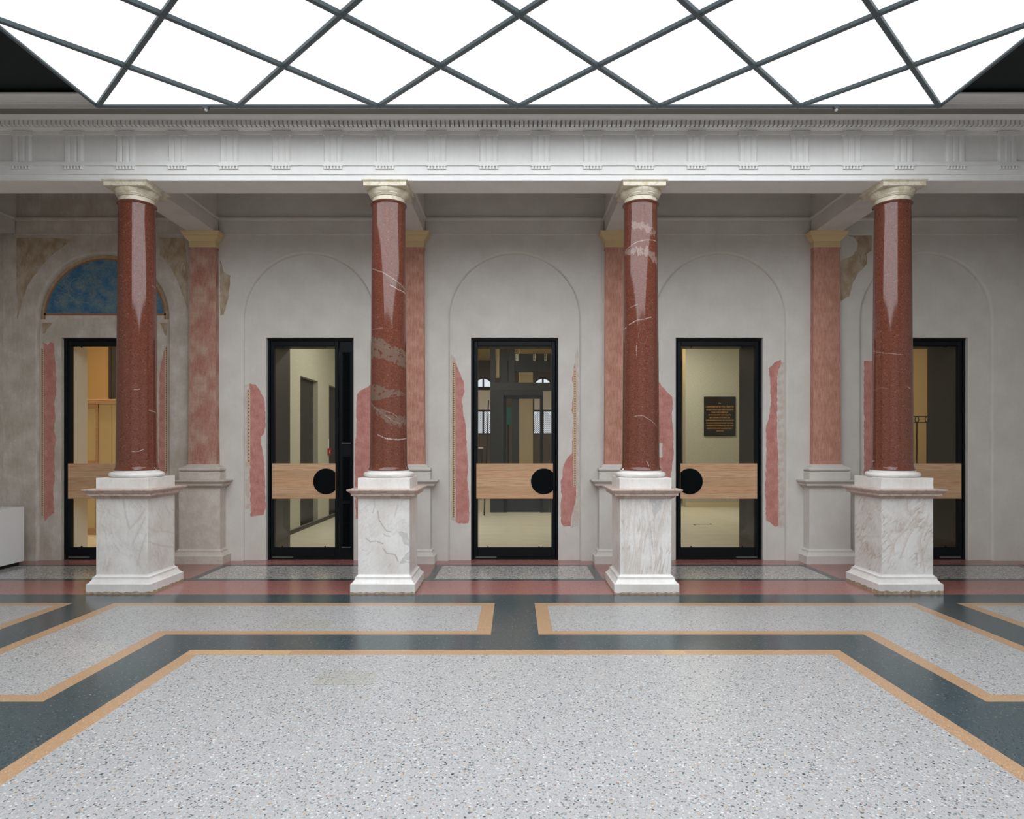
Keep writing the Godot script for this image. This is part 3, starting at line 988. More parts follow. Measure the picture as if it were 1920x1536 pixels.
func pedestal_veins(k: int) -> Image:
	var im = clear_image(512, 384)
	veil(im, 300 + k, [-0.5, 0.7, 0.06, 0.75][k], [0.018, 0.016, 0.03, 0.024][k], [0.005, 0.006, 0.0028, 0.006][k], [Color(0.66, 0.64, 0.62), Color(0.76, 0.70, 0.66), Color(0.72, 0.62, 0.56), Color(0.71, 0.61, 0.55)][k], [0.42, 0.35, 0.75, 0.75][k], [0.10, 0.09, 0.16, 0.17][k])
	veil(im, 320 + k, [-0.4, 0.9, 0.1, 0.6][k], 0.035, 0.006, Color(0.62, 0.60, 0.59), [0.3, 0.25, 0.5, 0.45][k], 0.07)
	var ink = Color(0.36, 0.34, 0.35); var grey = Color(0.62, 0.62, 0.62); var rose = Color(0.72, 0.60, 0.54); var tan_ = Color(0.76, 0.66, 0.58)
	# points as fractions of one face; side faces lie in the right half of the picture
	var line = func(list, r, col, a, side := false, gap := 0.15, wander := 1.5):
		var pts = []
		for p in list:
			pts.append(Vector2((p[0] + (1.0 if side else 0.0)) * 0.5, p[1]))
		stroke(im, pts, r * (2.4 if r > 2.0 else 1.5), col, a * (0.55 if r > 2.0 else 0.9), wander * 0.8, gap * 0.5)
	var blot = func(list, col, a, side := false, holes := 0.1):
		var pts = []
		for p in list:
			pts.append(Vector2((p[0] + (1.0 if side else 0.0)) * 0.5, p[1]))
		cloud(im, pts, col, a, 5.0, holes)
	if k == 1:
		blot.call([[0.77, 0.42], [0.97, 0.47], [0.995, 0.63], [0.9, 0.6], [0.83, 0.5]], grey, 0.6)
		blot.call([[0.77, 0.86], [0.995, 0.68], [0.995, 0.84], [0.79, 0.87]], grey, 0.6)
		for w in [[rose, 3.5, 0.35], [ink, 1.5, 0.8]]:
			line.call([[0.38, 0.16], [0.40, 0.27], [0.48, 0.36], [0.55, 0.425], [0.65, 0.44]], w[1], w[0], w[2])
			line.call([[0.49, 0.46], [0.54, 0.49], [0.62, 0.495]], w[1], w[0], w[2])
			line.call([[0.15, 0.52], [0.23, 0.57], [0.35, 0.56], [0.49, 0.60]], w[1], w[0], w[2])
			line.call([[0.48, 0.65], [0.55, 0.72], [0.72, 0.74], [0.78, 0.84]], w[1], w[0], w[2])
		line.call([[0.31, 0.01], [0.32, 0.09], [0.28, 0.19]], 2.0, rose, 0.7)
		line.call([[0.78, 0.06], [0.69, 0.26]], 2.5, rose, 0.6)
		line.call([[0.85, 0.01], [0.83, 0.08]], 2.0, rose, 0.7)
		line.call([[0.07, 0.67], [0.17, 0.69]], 1.3, grey, 0.6)
		line.call([[0.58, 0.90], [0.66, 0.85]], 1.5, rose, 0.6)
		line.call([[0.5, 0], [0.45, 1]], 4.0, rose, 0.45, true)
	elif k == 2:
		for s in [[0.16, 0.17, 0.08, 3.0], [0.22, 0.16, 0.13, 2.2], [0.32, 0.27, 0.37, 3.5], [0.44, 0.43, 0.37, 3.5], [0.52, 0.57, 0.62, 2.5], [0.05, 0.09, 0.10, 4.0], [0.68, 0.66, 0.72, 2.0]]:
			line.call([[s[0], 0.0], [s[1], 0.45], [s[2], 1.0]], s[3], rose if s[3] > 2.4 else tan_, 0.55, false, 0.1, 2.5)
		blot.call([[0.6, 0.0], [0.86, 0.0], [0.76, 0.16], [0.66, 0.27], [0.62, 0.14]], grey, 0.6)
		line.call([[0.94, 0.03], [0.82, 0.3], [0.72, 0.58], [0.65, 0.74]], 5.0, tan_, 0.6, false, 0.1, 3.0)
		line.call([[0.90, 0.03], [0.80, 0.28], [0.70, 0.56], [0.66, 0.70]], 1.6, rose, 0.7)
		line.call([[0.58, 0.30], [0.60, 0.52], [0.66, 0.72]], 3.0, grey, 0.7)
		line.call([[0.58, 0.32], [0.61, 0.42], [0.64, 0.66]], 1.0, ink, 0.7, false, 0.4)
		line.call([[0.64, 0.27], [0.52, 0.42], [0.42, 0.6]], 1.5, tan_, 0.6)
		line.call([[0.6, 0.85], [0.62, 0.75]], 2.0, rose, 0.5)
		for s in [0.15, 0.4, 0.65, 0.85]:
			line.call([[s, 0.0], [s - 0.05, 0.5], [s + 0.06, 1.0]], 6.0, rose, 0.5, true, 0.1, 4.0)
	elif k == 0:
		for w in [[grey, 5.0, 0.4], [rose, 2.2, 0.5], [grey, 1.2, 0.7]]:
			line.call([[0.52, 0.0], [0.57, 0.22], [0.64, 0.40], [0.82, 0.27], [0.95, 0.12]], w[1], w[0], w[2], false, 0.2, 2.5)
			line.call([[0.70, 0.60], [0.80, 0.45], [0.95, 0.24]], w[1], w[0], w[2], false, 0.2, 2.5)
			line.call([[0.80, 0.88], [0.86, 0.68], [0.97, 0.46]], w[1], w[0], w[2], false, 0.2, 2.5)
		line.call([[0.14, 0.0], [0.06, 0.4], [0.03, 0.8]], 2.5, tan_, 0.5)
		line.call([[0.20, 0.98], [0.27, 0.78]], 4.0, rose, 0.6, false, 0.1, 3.0)
		line.call([[0.12, 0.95], [0.18, 0.80]], 2.0, rose, 0.5)
		line.call([[0.0, 0.38], [0.3, 0.46], [0.7, 0.5], [1.0, 0.55]], 4.0, tan_, 0.6, true, 0.1, 2.5)
		line.call([[0.05, 0.58], [0.4, 0.66], [1.0, 0.75]], 3.0, grey, 0.6, true, 0.1, 2.5)
	else:
		for s in [[0.55, 0.35, 0.25, 0.55, 0.12, 0.85], [0.92, 0.2, 0.72, 0.55, 0.84, 0.98], [0.7, 0.3, 0.5, 0.5, 0.35, 0.8], [0.25, 0.75, 0.2, 0.6, 0.1, 0.5], [0.98, 0.45, 0.8, 0.7, 0.75, 0.9], [0.5, 0.0, 0.48, 0.15, 0.6, 0.25], [0.85, 0.0, 0.75, 0.2, 0.62, 0.35]]:
			line.call([[s[0], s[1]], [s[2], s[3]], [s[4], s[5]]], 4.5, tan_, 0.55, false, 0.15, 4.0)
			line.call([[s[0], s[1]], [s[2] + 0.03, s[3]], [s[4], s[5]]], 1.6, rose, 0.65, false, 0.25, 2.0)
		line.call([[0.85, 0.5], [0.82, 0.56]], 1.6, ink, 0.6)
		for s in [[0.0, 0.3, 0.9, 0.1], [0.05, 0.6, 0.95, 0.5], [0.0, 0.9, 0.8, 0.65], [0.3, 0.0, 1.0, 0.3]]:
			line.call([[s[0], s[1]], [s[2], s[3]]], 4.0, tan_, 0.5, true, 0.15, 4.0)
	return im


# ---------------------------------------------------------------- pilasters on the rear wall
func build_pilaster(k: int):
	var x = [-4.215, -1.405, 1.405, 4.215][k]
	var labels = ["worn pink pilaster with beige pedestal behind the leftmost column", "pink pilaster on a white pedestal between the vented door and the middle door", "pink pilaster on a white pedestal between the middle door and the plaque door", "salmon pilaster on a white pedestal left of the rightmost column"]
	var p = thing("pilaster", labels[k], "pilaster", P(x, 0, WALL - 0.003), "pink pilasters of the rear wall")
	var stone = M.aged_stone if k == 0 else M.plaster
	var push = -0.095     # front of the shaft of the pedestal stands 0.18 m before the wall
	var b = MB.new()
	b.stack(rows(PEDESTAL, 0.0, push, 0.0))
	part(p, "pedestal_base", b, stone)
	b = MB.new()
	b.box(Vector3(-0.277, 0.196, 0.0), Vector3(0.277, 1.01, 0.277 + push), 0.004)
	part(p, "pedestal_die", b, stone)
	b = MB.new()
	b.stack(rows(CORNICE, 0.0, push, 0.0))
	part(p, "pedestal_cornice", b, stone)
	b = MB.new()
	b.box(Vector3(-0.275, 1.115, 0.0), Vector3(0.275, 1.226, 0.275 + push), 0.003)
	part(p, "plinth", b, stone)
	b = MB.new()
	var list = []
	for q in 9:
		var a = -PI / 2 + PI * q / 8
		list.append([0.25 + 0.03 * cos(a), 1.256 + 0.028 * sin(a)])
	list.append_array([[0.235, 1.285], [0.235, 1.30], [0.215, 1.305], [0.198, 1.318]])
	b.stack(rows(list, 0.0, push, 0.0))
	part(p, "base_torus", b, stone)
	b = MB.new()
	b.stack([[0.192, 0.095, 0.0, 1.306], [0.188, 0.093, 0.0, 1.6], [0.175, 0.09, 0.0, 4.22], [0.186, 0.10, 0.0, 4.232], [0.186, 0.10, 0.0, 4.25]])
	part(p, "shaft", b, M.pink_worn if k == 0 else M.pink_deep)
	b = MB.new()
	list = [[0.180, 4.25], [0.180, 4.335], [0.190, 4.34], [0.196, 4.35], [0.212, 4.365], [0.226, 4.385], [0.232, 4.395], [0.232, 4.405], [0.248, 4.42], [0.256, 4.44], [0.258, 4.455]]
	b.stack(rows(list, 0.0, -0.085, 0.0))
	part(p, "capital", b, M.ochre_cap)


# ---------------------------------------------------------------- glass doors
func build_door(k: int):
	var xc = (k - 2) * BAY
	var labels = ["black steel glass door below the blue lunette, oak panel across it", "black steel glass door with a perforated vent strip at its right", "middle black steel glass door facing the viewer", "black steel glass door showing a gold lettered plaque behind it", "black steel glass door half hidden by the rightmost column"]
	var d = structure("door_%d" % (k + 1), labels[k], P(xc, 0, 9.05))
	var side = [1.0, 1.0, 1.0, -1.0, -1.0][k]      # the side with the black pull disc
	var hw = 0.598
	var right = hw - (0.185 if k == 1 else 0.0)
	var b = MB.new()
	for s in [-1.0, 1.0]:
		var e = s * hw
		b.box(Vector3(minf(e, e - s * 0.032), 0, -0.09), Vector3(maxf(e, e - s * 0.032), 3.052, 0), 0.003)
	b.box(Vector3(-hw + 0.03, 3.02, -0.09), Vector3(hw - 0.03, 3.052, 0), 0.003)
	part(d, "frame", b, M.metal)
	boxpart(d, "threshold", Vector3(-hw + 0.033, 0, -0.12), Vector3(hw - 0.033, 0.03, -0.012), M.metal, 0.003)
	# leaf
	var l0 = -hw + 0.038; var l1 = right - 0.038
	b = MB.new()
	b.box(Vector3(l0, 0.036, -0.075), Vector3(l0 + 0.048, 3.014, -0.010), 0.004)
	b.box(Vector3(l1 - 0.048, 0.036, -0.075), Vector3(l1, 3.014, -0.010), 0.004)
	b.box(Vector3(l0 + 0.048, 2.956, -0.075), Vector3(l1 - 0.048, 3.014, -0.010), 0.004)
	b.box(Vector3(l0 + 0.048, 0.036, -0.075), Vector3(l1 - 0.048, 0.152, -0.010), 0.004)
	b.box(Vector3(l0 + 0.046, 0.152, -0.060), Vector3(l1 - 0.046, 0.164, -0.02), 0.002)
	b.box(Vector3(l0 + 0.046, 2.944, -0.060), Vector3(l1 - 0.046, 2.956, -0.02), 0.002)
	var leaf = part(d, "leaf", b, M.metal)
	b = MB.new()
	b.quad(Vector3(l0 + 0.046, 0.16, -0.042), Vector3(l1 - 0.046, 0.16, -0.042), Vector3(l1 - 0.046, 2.95, -0.042), Vector3(l0 + 0.046, 2.95, -0.042), Vector3(0, 0, 1))
	part(leaf, "glass_pane", b, M.glass)
	for q in [0.17, 0.8]:
		var x = lerpf(l0, l1, q)
		b = MB.new()
		b.box(Vector3(x - 0.006, 0.162, -0.035), Vector3(x + 0.006, 0.185, -0.012), 0.002)
		part(leaf, "glass_clip", b, M.metal)
		b = MB.new()
		b.box(Vector3(x - 0.006, 2.925, -0.035), Vector3(x + 0.006, 2.948, -0.012), 0.002)
		part(leaf, "glass_clip", b, M.metal)
	# oak push panel of five staves and the black pull disc
	var w0 = l0 + 0.033; var w1 = l1 - 0.033
	b = MB.new()
	b.box(Vector3(w0 + 0.004, 0.846, -0.012), Vector3(w1 - 0.004, 1.323, -0.002))
	var panel = part(d, "push_panel", b, M.oak_0)
	var cuts = [0.842, 0.917, 1.012, 1.133, 1.228, 1.327]
	for q in 5:
		b = MB.new()
		b.box(Vector3(w0, cuts[q], -0.010), Vector3(w1, cuts[q + 1] - 0.0006, 0.024), 0.0008)
		part(panel, "stave", b, M["oak_%d" % ((q * 2 + k) % 3)])
	var edge = w1 if side > 0 else w0
	var cx = edge - side * 0.127
	var poly = PackedVector2Array()
	var cut = acos(0.127 / 0.177)
	for q in 49:
		var a = cut + (TAU - 2.0 * cut) * q / 48.0
		poly.append(Vector2(cx + side * 0.177 * cos(a), 1.081 + 0.177 * sin(a)))
	b = MB.new()
	b.prism(poly, Vector3(0, 0, 0.024), Vector3.RIGHT, Vector3.UP, Vector3(0, 0, 1), 0.006)
	var disc = part(d, "pull_disc", b, M.disc)
	b = MB.new()
	b.box(Vector3(minf(edge - side * 0.03, edge), 0.965, 0.029), Vector3(maxf(edge - side * 0.03, edge), 1.197, 0.05), 0.004)
	part(disc, "grip", b, M.disc)
	# bright pivot plate below the hinge side
	var px = (l0 + 0.02) if side > 0 else (l1 - 0.31)
	boxpart(d, "pivot_plate", Vector3(px, 0.028, -0.014), Vector3(px + 0.29, 0.036, -0.006), M.steel, 0.001)
	if k == 1:
		boxpart(d, "vent_panel", Vector3(right - 0.03, 0.0, -0.08), Vector3(hw - 0.033, 3.02, -0.03), M.metal, 0.004)
		var x0 = right + 0.012; var x1 = hw - 0.055
		for seg in [[1.62, 2.87], [0.80, 1.42], [0.16, 0.78]]:
			b = MB.new()
			for r in [[x0, x0 + 0.008, seg[0], seg[1]], [x1 - 0.008, x1, seg[0], seg[1]], [x0, x1, seg[0], seg[0] + 0.008], [x0, x1, seg[1] - 0.008, seg[1]]]:
				b.box(Vector3(r[0], r[2], -0.032), Vector3(r[1], r[3], -0.016), 0.001)
			var g = part(d, "vent_grille", b, M.metal)
			b = MB.new()
			var nx = 7
			for q in range(1, nx):
				var xx = lerpf(x0 + 0.008, x1 - 0.008, float(q) / nx)
				b.box(Vector3(xx - 0.004, seg[0] + 0.008, -0.029), Vector3(xx + 0.004, seg[1] - 0.008, -0.020))
			var ny = int((seg[1] - seg[0]) / 0.022)
			for q in range(1, ny):
				var yy = lerpf(seg[0], seg[1], float(q) / ny)
				b.box(Vector3(x0 + 0.008, yy - 0.005, -0.029), Vector3(x1 - 0.008, yy + 0.005, -0.020))
			var mesh_part = part(g, "perforated_sheet", b, M.disc)
			mesh_part.set_meta("kind", "stuff")
		for h in [1.60, 0.165]:
			boxpart(d, "vent_latch", Vector3(x0 - 0.005, h, -0.03), Vector3(x1 + 0.002, h + 0.008, -0.006), M.steel, 0.001)
	# lining of the deep opening behind
	b = MB.new()
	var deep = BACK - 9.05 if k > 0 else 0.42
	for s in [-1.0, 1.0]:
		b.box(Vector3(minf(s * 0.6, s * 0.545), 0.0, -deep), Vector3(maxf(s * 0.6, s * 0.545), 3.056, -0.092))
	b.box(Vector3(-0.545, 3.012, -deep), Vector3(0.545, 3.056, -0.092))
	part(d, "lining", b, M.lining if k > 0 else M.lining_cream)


# ---------------------------------------------------------------- remains of wall painting
func daub(parent, called, pts: PackedVector2Array, dep: float, material, thick := 0.0017, uvbox := Rect2(0, 0, 1, 1)):
	# ragged outline: each side is broken into short steps
	var r = RandomNumberGenerator.new()
	r.seed = int(absf(pts[0].x * 1000)) + pts.size()
	var poly = PackedVector2Array()
	for k in pts.size():
		var a = pts[k]; var b = pts[(k + 1) % pts.size()]
		var n = maxi(1, int((b - a).length() / 0.03))
		for q in n:
			var p = a.lerp(b, float(q) / n)
			if q > 0:
				p += Vector2(r.randf_range(-0.006, 0.006), r.randf_range(-0.006, 0.006))
			poly.append(p)
	if called == "faded_patch":
		thick = 0.001
	var m = MB.new()
	if Geometry2D.triangulate_polygon(poly).is_empty():
		poly = pts
	m.prism(poly, P(0, 0, dep), Vector3.RIGHT, Vector3.UP, Vector3(0, 0, 1), thick, true, uvbox)
	return part(parent, called, m, material)


func dots(parent, x: float, h0: float, h1: float, step: float, dep: float):
	var b = MB.new()
	b.box(P(x - 0.022, minf(h0, h1), dep), P(x + 0.022, maxf(h0, h1), dep - 0.0012))
	var strip = part(parent, "painted_border", b, M.dot_ochre)
	b = MB.new()
	var n = int(absf(h1 - h0) / step)
	for k in n:
		var h = minf(h0, h1) + (k + 0.5) * step
		b.prism(PackedVector2Array([Vector2(x - 0.012, h), Vector2(x, h - 0.013), Vector2(x + 0.012, h), Vector2(x, h + 0.013)]), P(0, 0, dep - 0.001), Vector3.RIGHT, Vector3.UP, Vector3(0, 0, 1), 0.001)
	var o = part(strip, "painted_dots", b, M.dot_brown)
	o.set_meta("kind", "stuff")


func build_frescoes():
	var w = get_node("wall_back")
	var d = NICHE
	# second bay
	daub(w, "faded_patch", PackedVector2Array([Vector2(-3.702, 2.405), Vector2(-3.629, 2.42), Vector2(-3.629, 0.715), Vector2(-3.695, 0.7)]), d, M.faded)
	daub(w, "pink_patch", PackedVector2Array([Vector2(-3.637, 2.427), Vector2(-3.556, 2.412), Vector2(-3.505, 2.346), Vector2(-3.439, 2.222), Vector2(-3.424, 2.09), Vector2(-3.413, 1.856), Vector2(-3.439, 1.732), Vector2(-3.476, 1.702), Vector2(-3.483, 1.6), Vector2(-3.457, 1.498), Vector2(-3.436, 1.344), Vector2(-3.424, 1.11), Vector2(-3.421, 0.883), Vector2(-3.413, 0.729), Vector2(-3.439, 0.627), Vector2(-3.527, 0.612), Vector2(-3.622, 0.598), Vector2(-3.629, 0.985), Vector2(-3.629, 1.754)]), d, M.pink)
	dots(w, -3.648, 2.346, 1.337, 0.048, d - 0.0018)
	daub(w, "pink_patch", PackedVector2Array([Vector2(-2.166, 2.266), Vector2(-2.137, 2.31), Vector2(-2.056, 2.361), Vector2(-1.99, 2.398), Vector2(-1.954, 2.434), Vector2(-1.954, 0.568), Vector2(-2.18, 0.568), Vector2(-2.188, 1.102), Vector2(-2.195, 1.395), Vector2(-2.173, 1.834), Vector2(-2.173, 2.09)]), d, M.pink)
	# middle bay
	daub(w, "faded_patch", PackedVector2Array([Vector2(-0.878, 2.829), Vector2(-0.812, 2.771), Vector2(-0.812, 0.532), Vector2(-0.871, 0.554)]), d, M.faded)
	daub(w, "pink_patch", PackedVector2Array([Vector2(-0.82, 2.749), Vector2(-0.776, 2.632), Vector2(-0.739, 2.544), Vector2(-0.695, 2.427), Vector2(-0.688, 2.317), Vector2(-0.717, 2.2), Vector2(-0.706, 2.017), Vector2(-0.684, 1.926), Vector2(-0.666, 1.695), Vector2(-0.651, 1.468), Vector2(-0.637, 1.285), Vector2(-0.651, 1.124), Vector2(-0.629, 0.876), Vector2(-0.626, 0.554), Vector2(-0.637, 0.51), Vector2(-0.761, 0.502), Vector2(-0.805, 0.517), Vector2(-0.812, 1.241), Vector2(-0.816, 2.156)]), d, M.pink)
	dots(w, -0.837, 2.741, 0.583, 0.03, d - 0.0018)
	daub(w, "faded_patch", PackedVector2Array([Vector2(0.827, 2.8), Vector2(0.871, 2.932), Vector2(0.878, 0.48), Vector2(0.783, 0.444), Vector2(0.812, 1.102)]), d, M.faded)
	daub(w, "pink_patch", PackedVector2Array([Vector2(0.82, 2.712), Vector2(0.834, 2.639), Vector2(0.841, 0.883), Vector2(0.827, 0.773), Vector2(0.779, 0.598), Vector2(0.768, 0.466), Vector2(0.673, 0.462), Vector2(0.637, 0.51), Vector2(0.629, 0.715), Vector2(0.644, 0.876), Vector2(0.629, 1.059), Vector2(0.659, 1.168), Vector2(0.666, 1.285), Vector2(0.71, 1.38), Vector2(0.787, 1.468), Vector2(0.805, 1.973), Vector2(0.779, 2.061), Vector2(0.82, 2.317), Vector2(0.79, 2.456)]), d, M.pink)
	dots(w, 0.827, 2.639, 1.007, 0.034, d - 0.0018)
	# fourth bay
	daub(w, "pink_patch", PackedVector2Array([Vector2(1.968, 2.449), Vector2(2.041, 2.368), Vector2(2.159, 2.244), Vector2(2.173, 2.141), Vector2(2.151, 2.01), Vector2(2.166, 1.834), Vector2(2.18, 1.732), Vector2(2.173, 1.549), Vector2(2.18, 1.446), Vector2(2.159, 1.293), Vector2(2.144, 1.139), Vector2(2.129, 0.663), Vector2(1.968, 0.649), Vector2(1.968, 1.41), Vector2(2.027, 1.41), Vector2(2.027, 1.607), Vector2(1.968, 1.607)]), d, M.pink)
	daub(w, "faded_patch", PackedVector2Array([Vector2(3.6, 2.698), Vector2(3.702, 2.727), Vector2(3.71, 0.459), Vector2(3.615, 0.444), Vector2(3.615, 1.468)]), d, M.faded)
	daub(w, "pink_patch", PackedVector2Array([Vector2(3.483, 2.632), Vector2(3.556, 2.705), Vector2(3.651, 2.752), Vector2(3.659, 2.705), Vector2(3.6, 2.529), Vector2(3.6, 1.754), Vector2(3.611, 1.498), Vector2(3.622, 0.729), Vector2(3.611, 0.466), Vector2(3.571, 0.459), Vector2(3.505, 0.517), Vector2(3.446, 0.546), Vector2(3.436, 0.985), Vector2(3.454, 1.498), Vector2(3.446, 1.805), Vector2(3.498, 2.01), Vector2(3.512, 2.163), Vector2(3.505, 2.478)]), d, M.pink)
	# last bay
	daub(w, "pink_patch", PackedVector2Array([Vector2(4.793, 2.734), Vector2(4.939, 2.741), Vector2(5.027, 2.624), Vector2(5.027, 0.678), Vector2(4.91, 0.634), Vector2(4.793, 0.663)]), d, M.pink)
	# first bay: two strips with borders
	daub(w, "pink_patch", PackedVector2Array([Vector2(-6.468, 2.99), Vector2(-6.402, 2.954), Vector2(-6.366, 2.994), Vector2(-6.322, 2.976), Vector2(-6.315, 2.837), Vector2(-6.289, 2.58), Vector2(-6.293, 2.295), Vector2(-6.315, 2.163), Vector2(-6.3, 1.959), Vector2(-6.322, 1.783), Vector2(-6.289, 1.68), Vector2(-6.315, 1.498), Vector2(-6.31, 1.088), Vector2(-6.329, 0.985), Vector2(-6.315, 0.649), Vector2(-6.395, 0.598), Vector2(-6.446, 0.532), Vector2(-6.468, 0.62), Vector2(-6.465, 1.754)]), d, M.pink)
	dots(w, -6.479, 2.91, 0.612, 0.026, d - 0.0018)
	daub(w, "pink_patch", PackedVector2Array([Vector2(-4.785, 2.939), Vector2(-4.822, 2.829), Vector2(-4.873, 2.551), Vector2(-4.888, 1.241), Vector2(-4.778, 1.19), Vector2(-4.763, 2.529)]), d, M.pink)
	dots(w, -4.778, 2.939, 1.212, 0.03, d - 0.0018)
	daub(w, "ornament_scrap", PackedVector2Array([Vector2(-6.483, 3.254), Vector2(-6.344, 3.254), Vector2(-6.373, 3.21), Vector2(-6.417, 3.166), Vector2(-6.439, 3.115), Vector2(-6.476, 3.107)]), d, M.umber)
	daub(w, "ornament_scrap", PackedVector2Array([Vector2(-4.866, 3.254), Vector2(-4.763, 3.254), Vector2(-4.771, 3.078), Vector2(-4.8, 3.093), Vector2(-4.829, 3.18)]), d, M.umber)
	# blue lunette with scrollwork
	var c = -2.0 * BAY
	var seg = PackedVector2Array()
	var rim = PackedVector2Array()
	var r0 = 0.815
	var base = 3.385
	for k in 41:
		var a0 = asin((base - 3.305) / r0)
		var a = PI - a0 - (PI - 2.0 * a0) * k / 40.0
		seg.append(Vector2(c + r0 * cos(a), 3.305 + r0 * sin(a)))
	var b = MB.new()
	b.prism(seg, P(0, 0, d), Vector3.RIGHT, Vector3.UP, Vector3(0, 0, 1), 0.0018, true, Rect2(c - r0, base, 2.0 * r0, 0.74))
	part(w, "painted_lunette", b, pictured("blue_lunette", lunette_picture(), 0.95))
	for q in [[r0, r0 + 0.022, M.rust, 0.003], [r0 + 0.022, 0.884, M.umber, 0.0015]]:
		b = MB.new()
		for k in 40:
			var a0 = PI * k / 40.0; var a1 = PI * (k + 1) / 40.0
			var p = PackedVector2Array([Vector2(c + q[0] * cos(a0), 3.305 + q[0] * sin(a0)), Vector2(c + q[1] * cos(a0), 3.305 + q[1] * sin(a0)), Vector2(c + q[1] * cos(a1), 3.305 + q[1] * sin(a1)), Vector2(c + q[0] * cos(a1), 3.305 + q[0] * sin(a1))])
			b.prism(p, P(0, 0, d), Vector3.RIGHT, Vector3.UP, Vector3(0, 0, 1), q[3])
		part(w, "lunette_rim", b, q[2])
	boxpart(w, "lunette_rim", P(c - 0.84, base - 0.026, d), P(c + 0.84, base, d - 0.003), M.rust)
	daub(w, "ornament_scrap", PackedVector2Array([Vector2(-6.446, 3.356), Vector2(-5.232, 3.356), Vector2(-5.246, 3.327), Vector2(-5.524, 3.312), Vector2(-5.744, 3.327), Vector2(-5.963, 3.305), Vector2(-6.183, 3.32), Vector2(-6.329, 3.298), Vector2(-6.432, 3.312)]), d, M.faded)
	# painted spandrels on the wall face
	d = WALL
	var picture = pictured("umber_spandrel", spandrel_picture(), 0.95)
	for q in [PackedVector2Array([Vector2(-6.796, 4.409), Vector2(-6.294, 4.409), Vector2(-6.003, 4.387), Vector2(-6.134, 4.314), Vector2(-6.316, 4.169), Vector2(-6.498, 3.979), Vector2(-6.643, 3.761), Vector2(-6.731, 3.506), Vector2(-6.782, 3.288), Vector2(-6.796, 3.87)]), PackedVector2Array([Vector2(-4.846, 4.409), Vector2(-4.504, 4.409), Vector2(-4.46, 4.016), Vector2(-4.46, 3.397), Vector2(-4.511, 3.579), Vector2(-4.621, 3.87), Vector2(-4.752, 4.089), Vector2(-4.846, 4.176)]), PackedVector2Array([Vector2(-4.017, 4.103), Vector2(-3.973, 3.95), Vector2(-3.878, 3.892), Vector2(-3.893, 3.717), Vector2(-3.907, 3.579), Vector2(-3.966, 3.361), Vector2(-4.017, 3.346)]), PackedVector2Array([Vector2(4.504, 4.452), Vector2(4.642, 4.401), Vector2(4.686, 4.336), Vector2(4.664, 4.234), Vector2(4.599, 4.161), Vector2(4.475, 4.11), Vector2(4.439, 4.074), Vector2(4.446, 3.543), Vector2(4.562, 3.608), Vector2(4.599, 3.747), Vector2(4.664, 3.892), Vector2(4.81, 4.059), Vector2(4.802, 4.183), Vector2(4.868, 4.234), Vector2(4.882, 4.467)])]:
		var lo = q[0]; var hi = q[0]
		for p in q:
			lo = lo.min(p); hi = hi.max(p)
		daub(w, "painted_spandrel", q, d, picture, 0.0016, Rect2(lo, Vector2(0.8, 1.15)))


func spiral(im: Image, at: Vector2, r: float, turns: float, start: float, way: float, width: float, col: Color, a: float):
	var pts = []
	for k in 50:
		var t = k / 49.0
		var g = start + way * turns * TAU * t
		pts.append(at + Vector2(cos(g), sin(g) * 2.0) * r * (1.0 - 0.88 * t))
	stroke(im, pts, width, col, a, 0.7, 0.12)


func lunette_picture() -> Image:
	var im = Image.create_empty(512, 256, false, Image.FORMAT_RGBA8)
	var f = noise(61, 0.012, 5)
	var g = noise(62, 0.08, 3)
	for j in 256:
		for i in 512:
			var t = clampf(0.5 + f.get_noise_2d(i, j) * 0.9 + g.get_noise_2d(i, j) * 0.35, 0, 1)
			var c = Color(0.22, 0.40, 0.54).lerp(Color(0.46, 0.53, 0.55), t)
			im.set_pixel(i, j, c)
	var ov = clear_image(512, 256)
	var pale = Color(0.62, 0.58, 0.50)
	for s in [1.0, -1.0]:
		var X = func(x): return 0.5 + s * (x - 0.5)
		spiral(ov, Vector2(X.call(0.275), 0.46), 0.085, 1.6, 1.2, s, 2.2, pale, 0.75)
		spiral(ov, Vector2(X.call(0.105), 0.74), 0.05, 1.5, 0.5, -s, 1.8, pale, 0.7)
		spiral(ov, Vector2(X.call(0.17), 0.8), 0.03, 1.3, 2.0, s, 1.5, pale, 0.6)
		stroke(ov, [Vector2(X.call(0.36), 0.80), Vector2(X.call(0.26), 0.78), Vector2(X.call(0.20), 0.66), Vector2(X.call(0.18), 0.5)], 2.2, pale, 0.7, 0.8, 0.1)
		stroke(ov, [Vector2(X.call(0.20), 0.66), Vector2(X.call(0.14), 0.6), Vector2(X.call(0.09), 0.62)], 1.8, pale, 0.7, 0.8, 0.1)
		for q in [[0.12, 0.45, 0.17, 0.56], [0.15, 0.40, 0.175, 0.55], [0.10, 0.5, 0.16, 0.58]]:
			stroke(ov, [Vector2(X.call(q[0]), q[1]), Vector2(X.call(q[2]), q[3])], 2.0, pale, 0.7, 0.8, 0.1)
		stroke(ov, [Vector2(X.call(0.34), 0.85), Vector2(X.call(0.3), 0.9), Vector2(X.call(0.26), 0.86)], 1.5, pale, 0.6, 0.8, 0.2)
	cloud(ov, [Vector2(0.37, 0.3), Vector2(0.42, 0.2), Vector2(0.44, 0.5), Vector2(0.41, 0.75), Vector2(0.38, 0.8), Vector2(0.36, 0.55)], Color(0.52, 0.52, 0.48), 0.55, 6.0, 0.3)
	im.blend_rect(ov, Rect2i(0, 0, 512, 256), Vector2i.ZERO)
	return im


